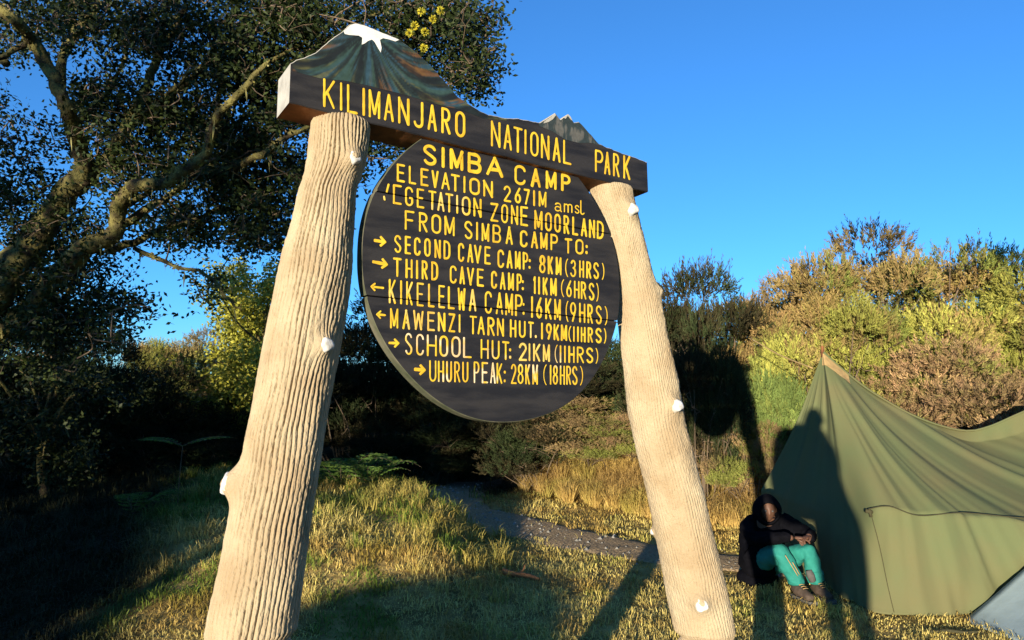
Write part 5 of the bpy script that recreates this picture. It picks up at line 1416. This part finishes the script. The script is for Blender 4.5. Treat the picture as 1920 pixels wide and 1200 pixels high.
        so_.add(VV, [tuple(range(n_))[::-1], tuple(range(n_, 2 * n_))] + [(i, (i + 1) % n_, n_ + (i + 1) % n_, n_ + i) for i in range(n_)]); so_.build('sole', M['grey'], b_, sm=False)
        lc = MB()
        for q in range(4):
            cc_ = an + (toe - an) * (.16 + .13 * q) + v3(0, -.012, .052 - .002 * q); lc.tube([cc_ - sd_ * .028, cc_ + v3(0, 0, .006), cc_ + sd_ * .028], .0035, 4)
        lc.build('laces', M['tan'], b_)
    # bag it sits on
    bgm = MB(); nU, nW = 28, 14; VV = []
    for q in range(nW + 1):
        a = PI * q / nW
        for i in range(nU):
            b = 2 * PI * i / nU; VV.append(v3(-.19 + .20 * math.sin(a) ** .6 * math.cos(b), .37 + .17 * math.sin(a) ** .6 * math.sin(b), .075 + .09 * math.cos(a)))
    bgm.add(VV, [(q * nU + i, q * nU + (i + 1) % nU, (q + 1) * nU + (i + 1) % nU, (q + 1) * nU + i) for q in range(nW) for i in range(nU)])
    o = bgm.build('bag', M['black']); o.location = root_loc; o.scale = (.93, .93, .93); tag(o, 'black soft bag under the person sitting by the tent', 'bag')
seated_person()
# pale bottle lying by the boots
p = ground_px(1562, 1096); mb = MB()
mb.tube([(0, 0, .0), (0, 0, .005), (0, 0, .13), (0, 0, .15), (0, 0, .165), (0, 0, .19)], [.030, .034, .034, .028, .013, .013], 16); o = mb.build('bottle', M['white']); o.location = p; tag(o, 'small white bottle standing beside the boots at the tent', 'bottle')

def photographer():
    """stands behind the camera; only the shadow on the tent is in the picture"""
    b0 = su(-0.42, 0.12); b0[2] = th(b0[0], b0[1]); fw = v3(math.sin(SUN_AZ), math.cos(SUN_AZ), 0); rt = v3(math.cos(SUN_AZ), -math.sin(SUN_AZ), 0)
    def q(r_, f_, z_): return rt * r_ + fw * f_ + v3(0, 0, z_)
    t = MB()
    body = {'hip': (q(.19, 0, .98), (.20, .14)), 'waist': (q(.12, 0, 1.18), (.16, .13)), 'chest': (q(.02, 0, 1.46), (.23, .18)), 'neck': (q(.04, .03, 1.66), .06), 'head': (q(.07, .06, 1.78), .08),
            'sl': (q(-.20, 0, 1.58), .07), 'el': (q(-.25, .16, 1.60), .07), 'wl': (q(-.22, .28, 1.72), .035), 'sr': (q(.20, 0, 1.56), .07), 'er': (q(.22, .12, 1.30), .05), 'wr': (q(.20, .2, 1.10), .035),
            'hl': (q(.14, 0, .9), .14), 'kl': (q(.15, .02, .5), .12), 'al': (q(.13, -.02, .09), .05), 'tl': (q(.12, .16, .05), .045), 'hr': (q(.28, 0, .9), .14), 'kr': (q(.31, .02, .5), .12), 'ar': (q(.34, -.02, .09), .06), 'tr': (q(.36, .16, .05), .045)}
    E_ = [('hip', 'waist'), ('waist', 'chest'), ('chest', 'neck'), ('neck', 'head'), ('chest', 'sl'), ('sl', 'el'), ('el', 'wl'), ('chest', 'sr'), ('sr', 'er'), ('er', 'wr'), ('hip', 'hl'), ('hl', 'kl'), ('kl', 'al'), ('al', 'tl'), ('hip', 'hr'), ('hr', 'kr'), ('kr', 'ar'), ('ar', 'tr')]
    V, F = skin_mesh(body, E_, 0, 2); t.add(V, F); head_parts(t, q(.07, .07, 1.82), fw, .115)
    hand_parts(t, q(-.22, .28, 1.72), v3(0, 0, 1) - fw * .2, rt, .5, 1, True); hand_parts(t, q(.20, .2, 1.10), v3(0, 0, -1), -rt, .5, 1, False)
    p = t.build('person', M['black']); p.location = b0; tag(p, 'photographer standing behind the viewpoint with an added backpack', 'person')
    bp_ = MB(); nU, nW = 28, 16; VV = []
    for a_ in range(nW + 1):
        a = PI * a_ / nW
        for i in range(nU):
            b = 2 * PI * i / nU; VV.append(q(-.06 - .03 * math.cos(a) + .315 * math.sin(a) ** .45 * math.cos(b), -.28 + .15 * math.sin(a) ** .45 * math.sin(b), 1.36 + .46 * math.cos(a)))
    bp_.add(VV, [(a_ * nU + i, a_ * nU + (i + 1) % nU, (a_ + 1) * nU + (i + 1) % nU, (a_ + 1) * nU + i) for a_ in range(nW) for i in range(nU)])
    o = bp_.build('backpack', M['grey']); o.location = b0; tag(o, 'unseen grey backpack shaped to widen the shadow of the photographer', 'backpack')  # backpack added out of view, bulk set by the shadow it casts
photographer()

# ================================================================== what stands behind the viewpoint and shades the scene
pos = su(-9.0, -2.75); pos[2] = th(pos[0], pos[1])
dome(tuple(pos), 1.62, 1.4, 1.10, 'round dome tent behind the viewpoint, its shadow lies on the turf', M['bluegrey'])
def shade_tree(s_, u_, H, Wd, ncl, nl, label, seed, z_lo=0.25, L=0.16):
    p = su(s_, u_); z = th(p[0], p[1]); return round_tree('shade_tree', (p[0], p[1], z), H, Wd, ncl, nl, L, (0.02, 0.03, 0.01), (0.05, 0.06, 0.02), label, 'tree', seed, z_lo, 'trees behind the viewpoint', 0.12)
shade_tree(-6.5, -5.0, 8.2, 3.4, 230, 3600, 'tall leafy tree behind the viewpoint, nearest to the sign line', 401, .24)
shade_tree(-7.5, -6.9, 5.6, 2.4, 260, 5500, 'tall leafy tree behind the viewpoint, second from the sign line', 402, .22)
shade_tree(-7.2, -6.7, 1.55, 2.8, 420, 14000, 'low leafy bush behind the viewpoint, under the second tall tree', 405, .04)
shade_tree(-7.0, -9.6, 2.9, 3.8, 420, 14000, 'low leafy tree behind the viewpoint, third from the sign line', 403, .06)
shade_tree(-7.0, -13.0, 3.0, 3.8, 420, 14000, 'low leafy tree behind the viewpoint, farthest from the sign line', 404, .06)
shade_tree(-1.0, 7.0, 8.6, 9.0, 700, 12000, 'added unseen tree right of the viewpoint, its high boughs block sky light', 408, .62, .34)  # this tree and the next two are added to dim the sky light
shade_tree(-9.0, 8.5, 7.5, 6.0, 500, 9000, 'added unseen tree far behind on the right that blocks sky light', 409, .15, .30)
shade_tree(-3.5, 3.8, 9.6, 10.0, 800, 14000, 'added unseen tree behind the viewpoint, its overhead boughs block sky light', 407, .60, .36)
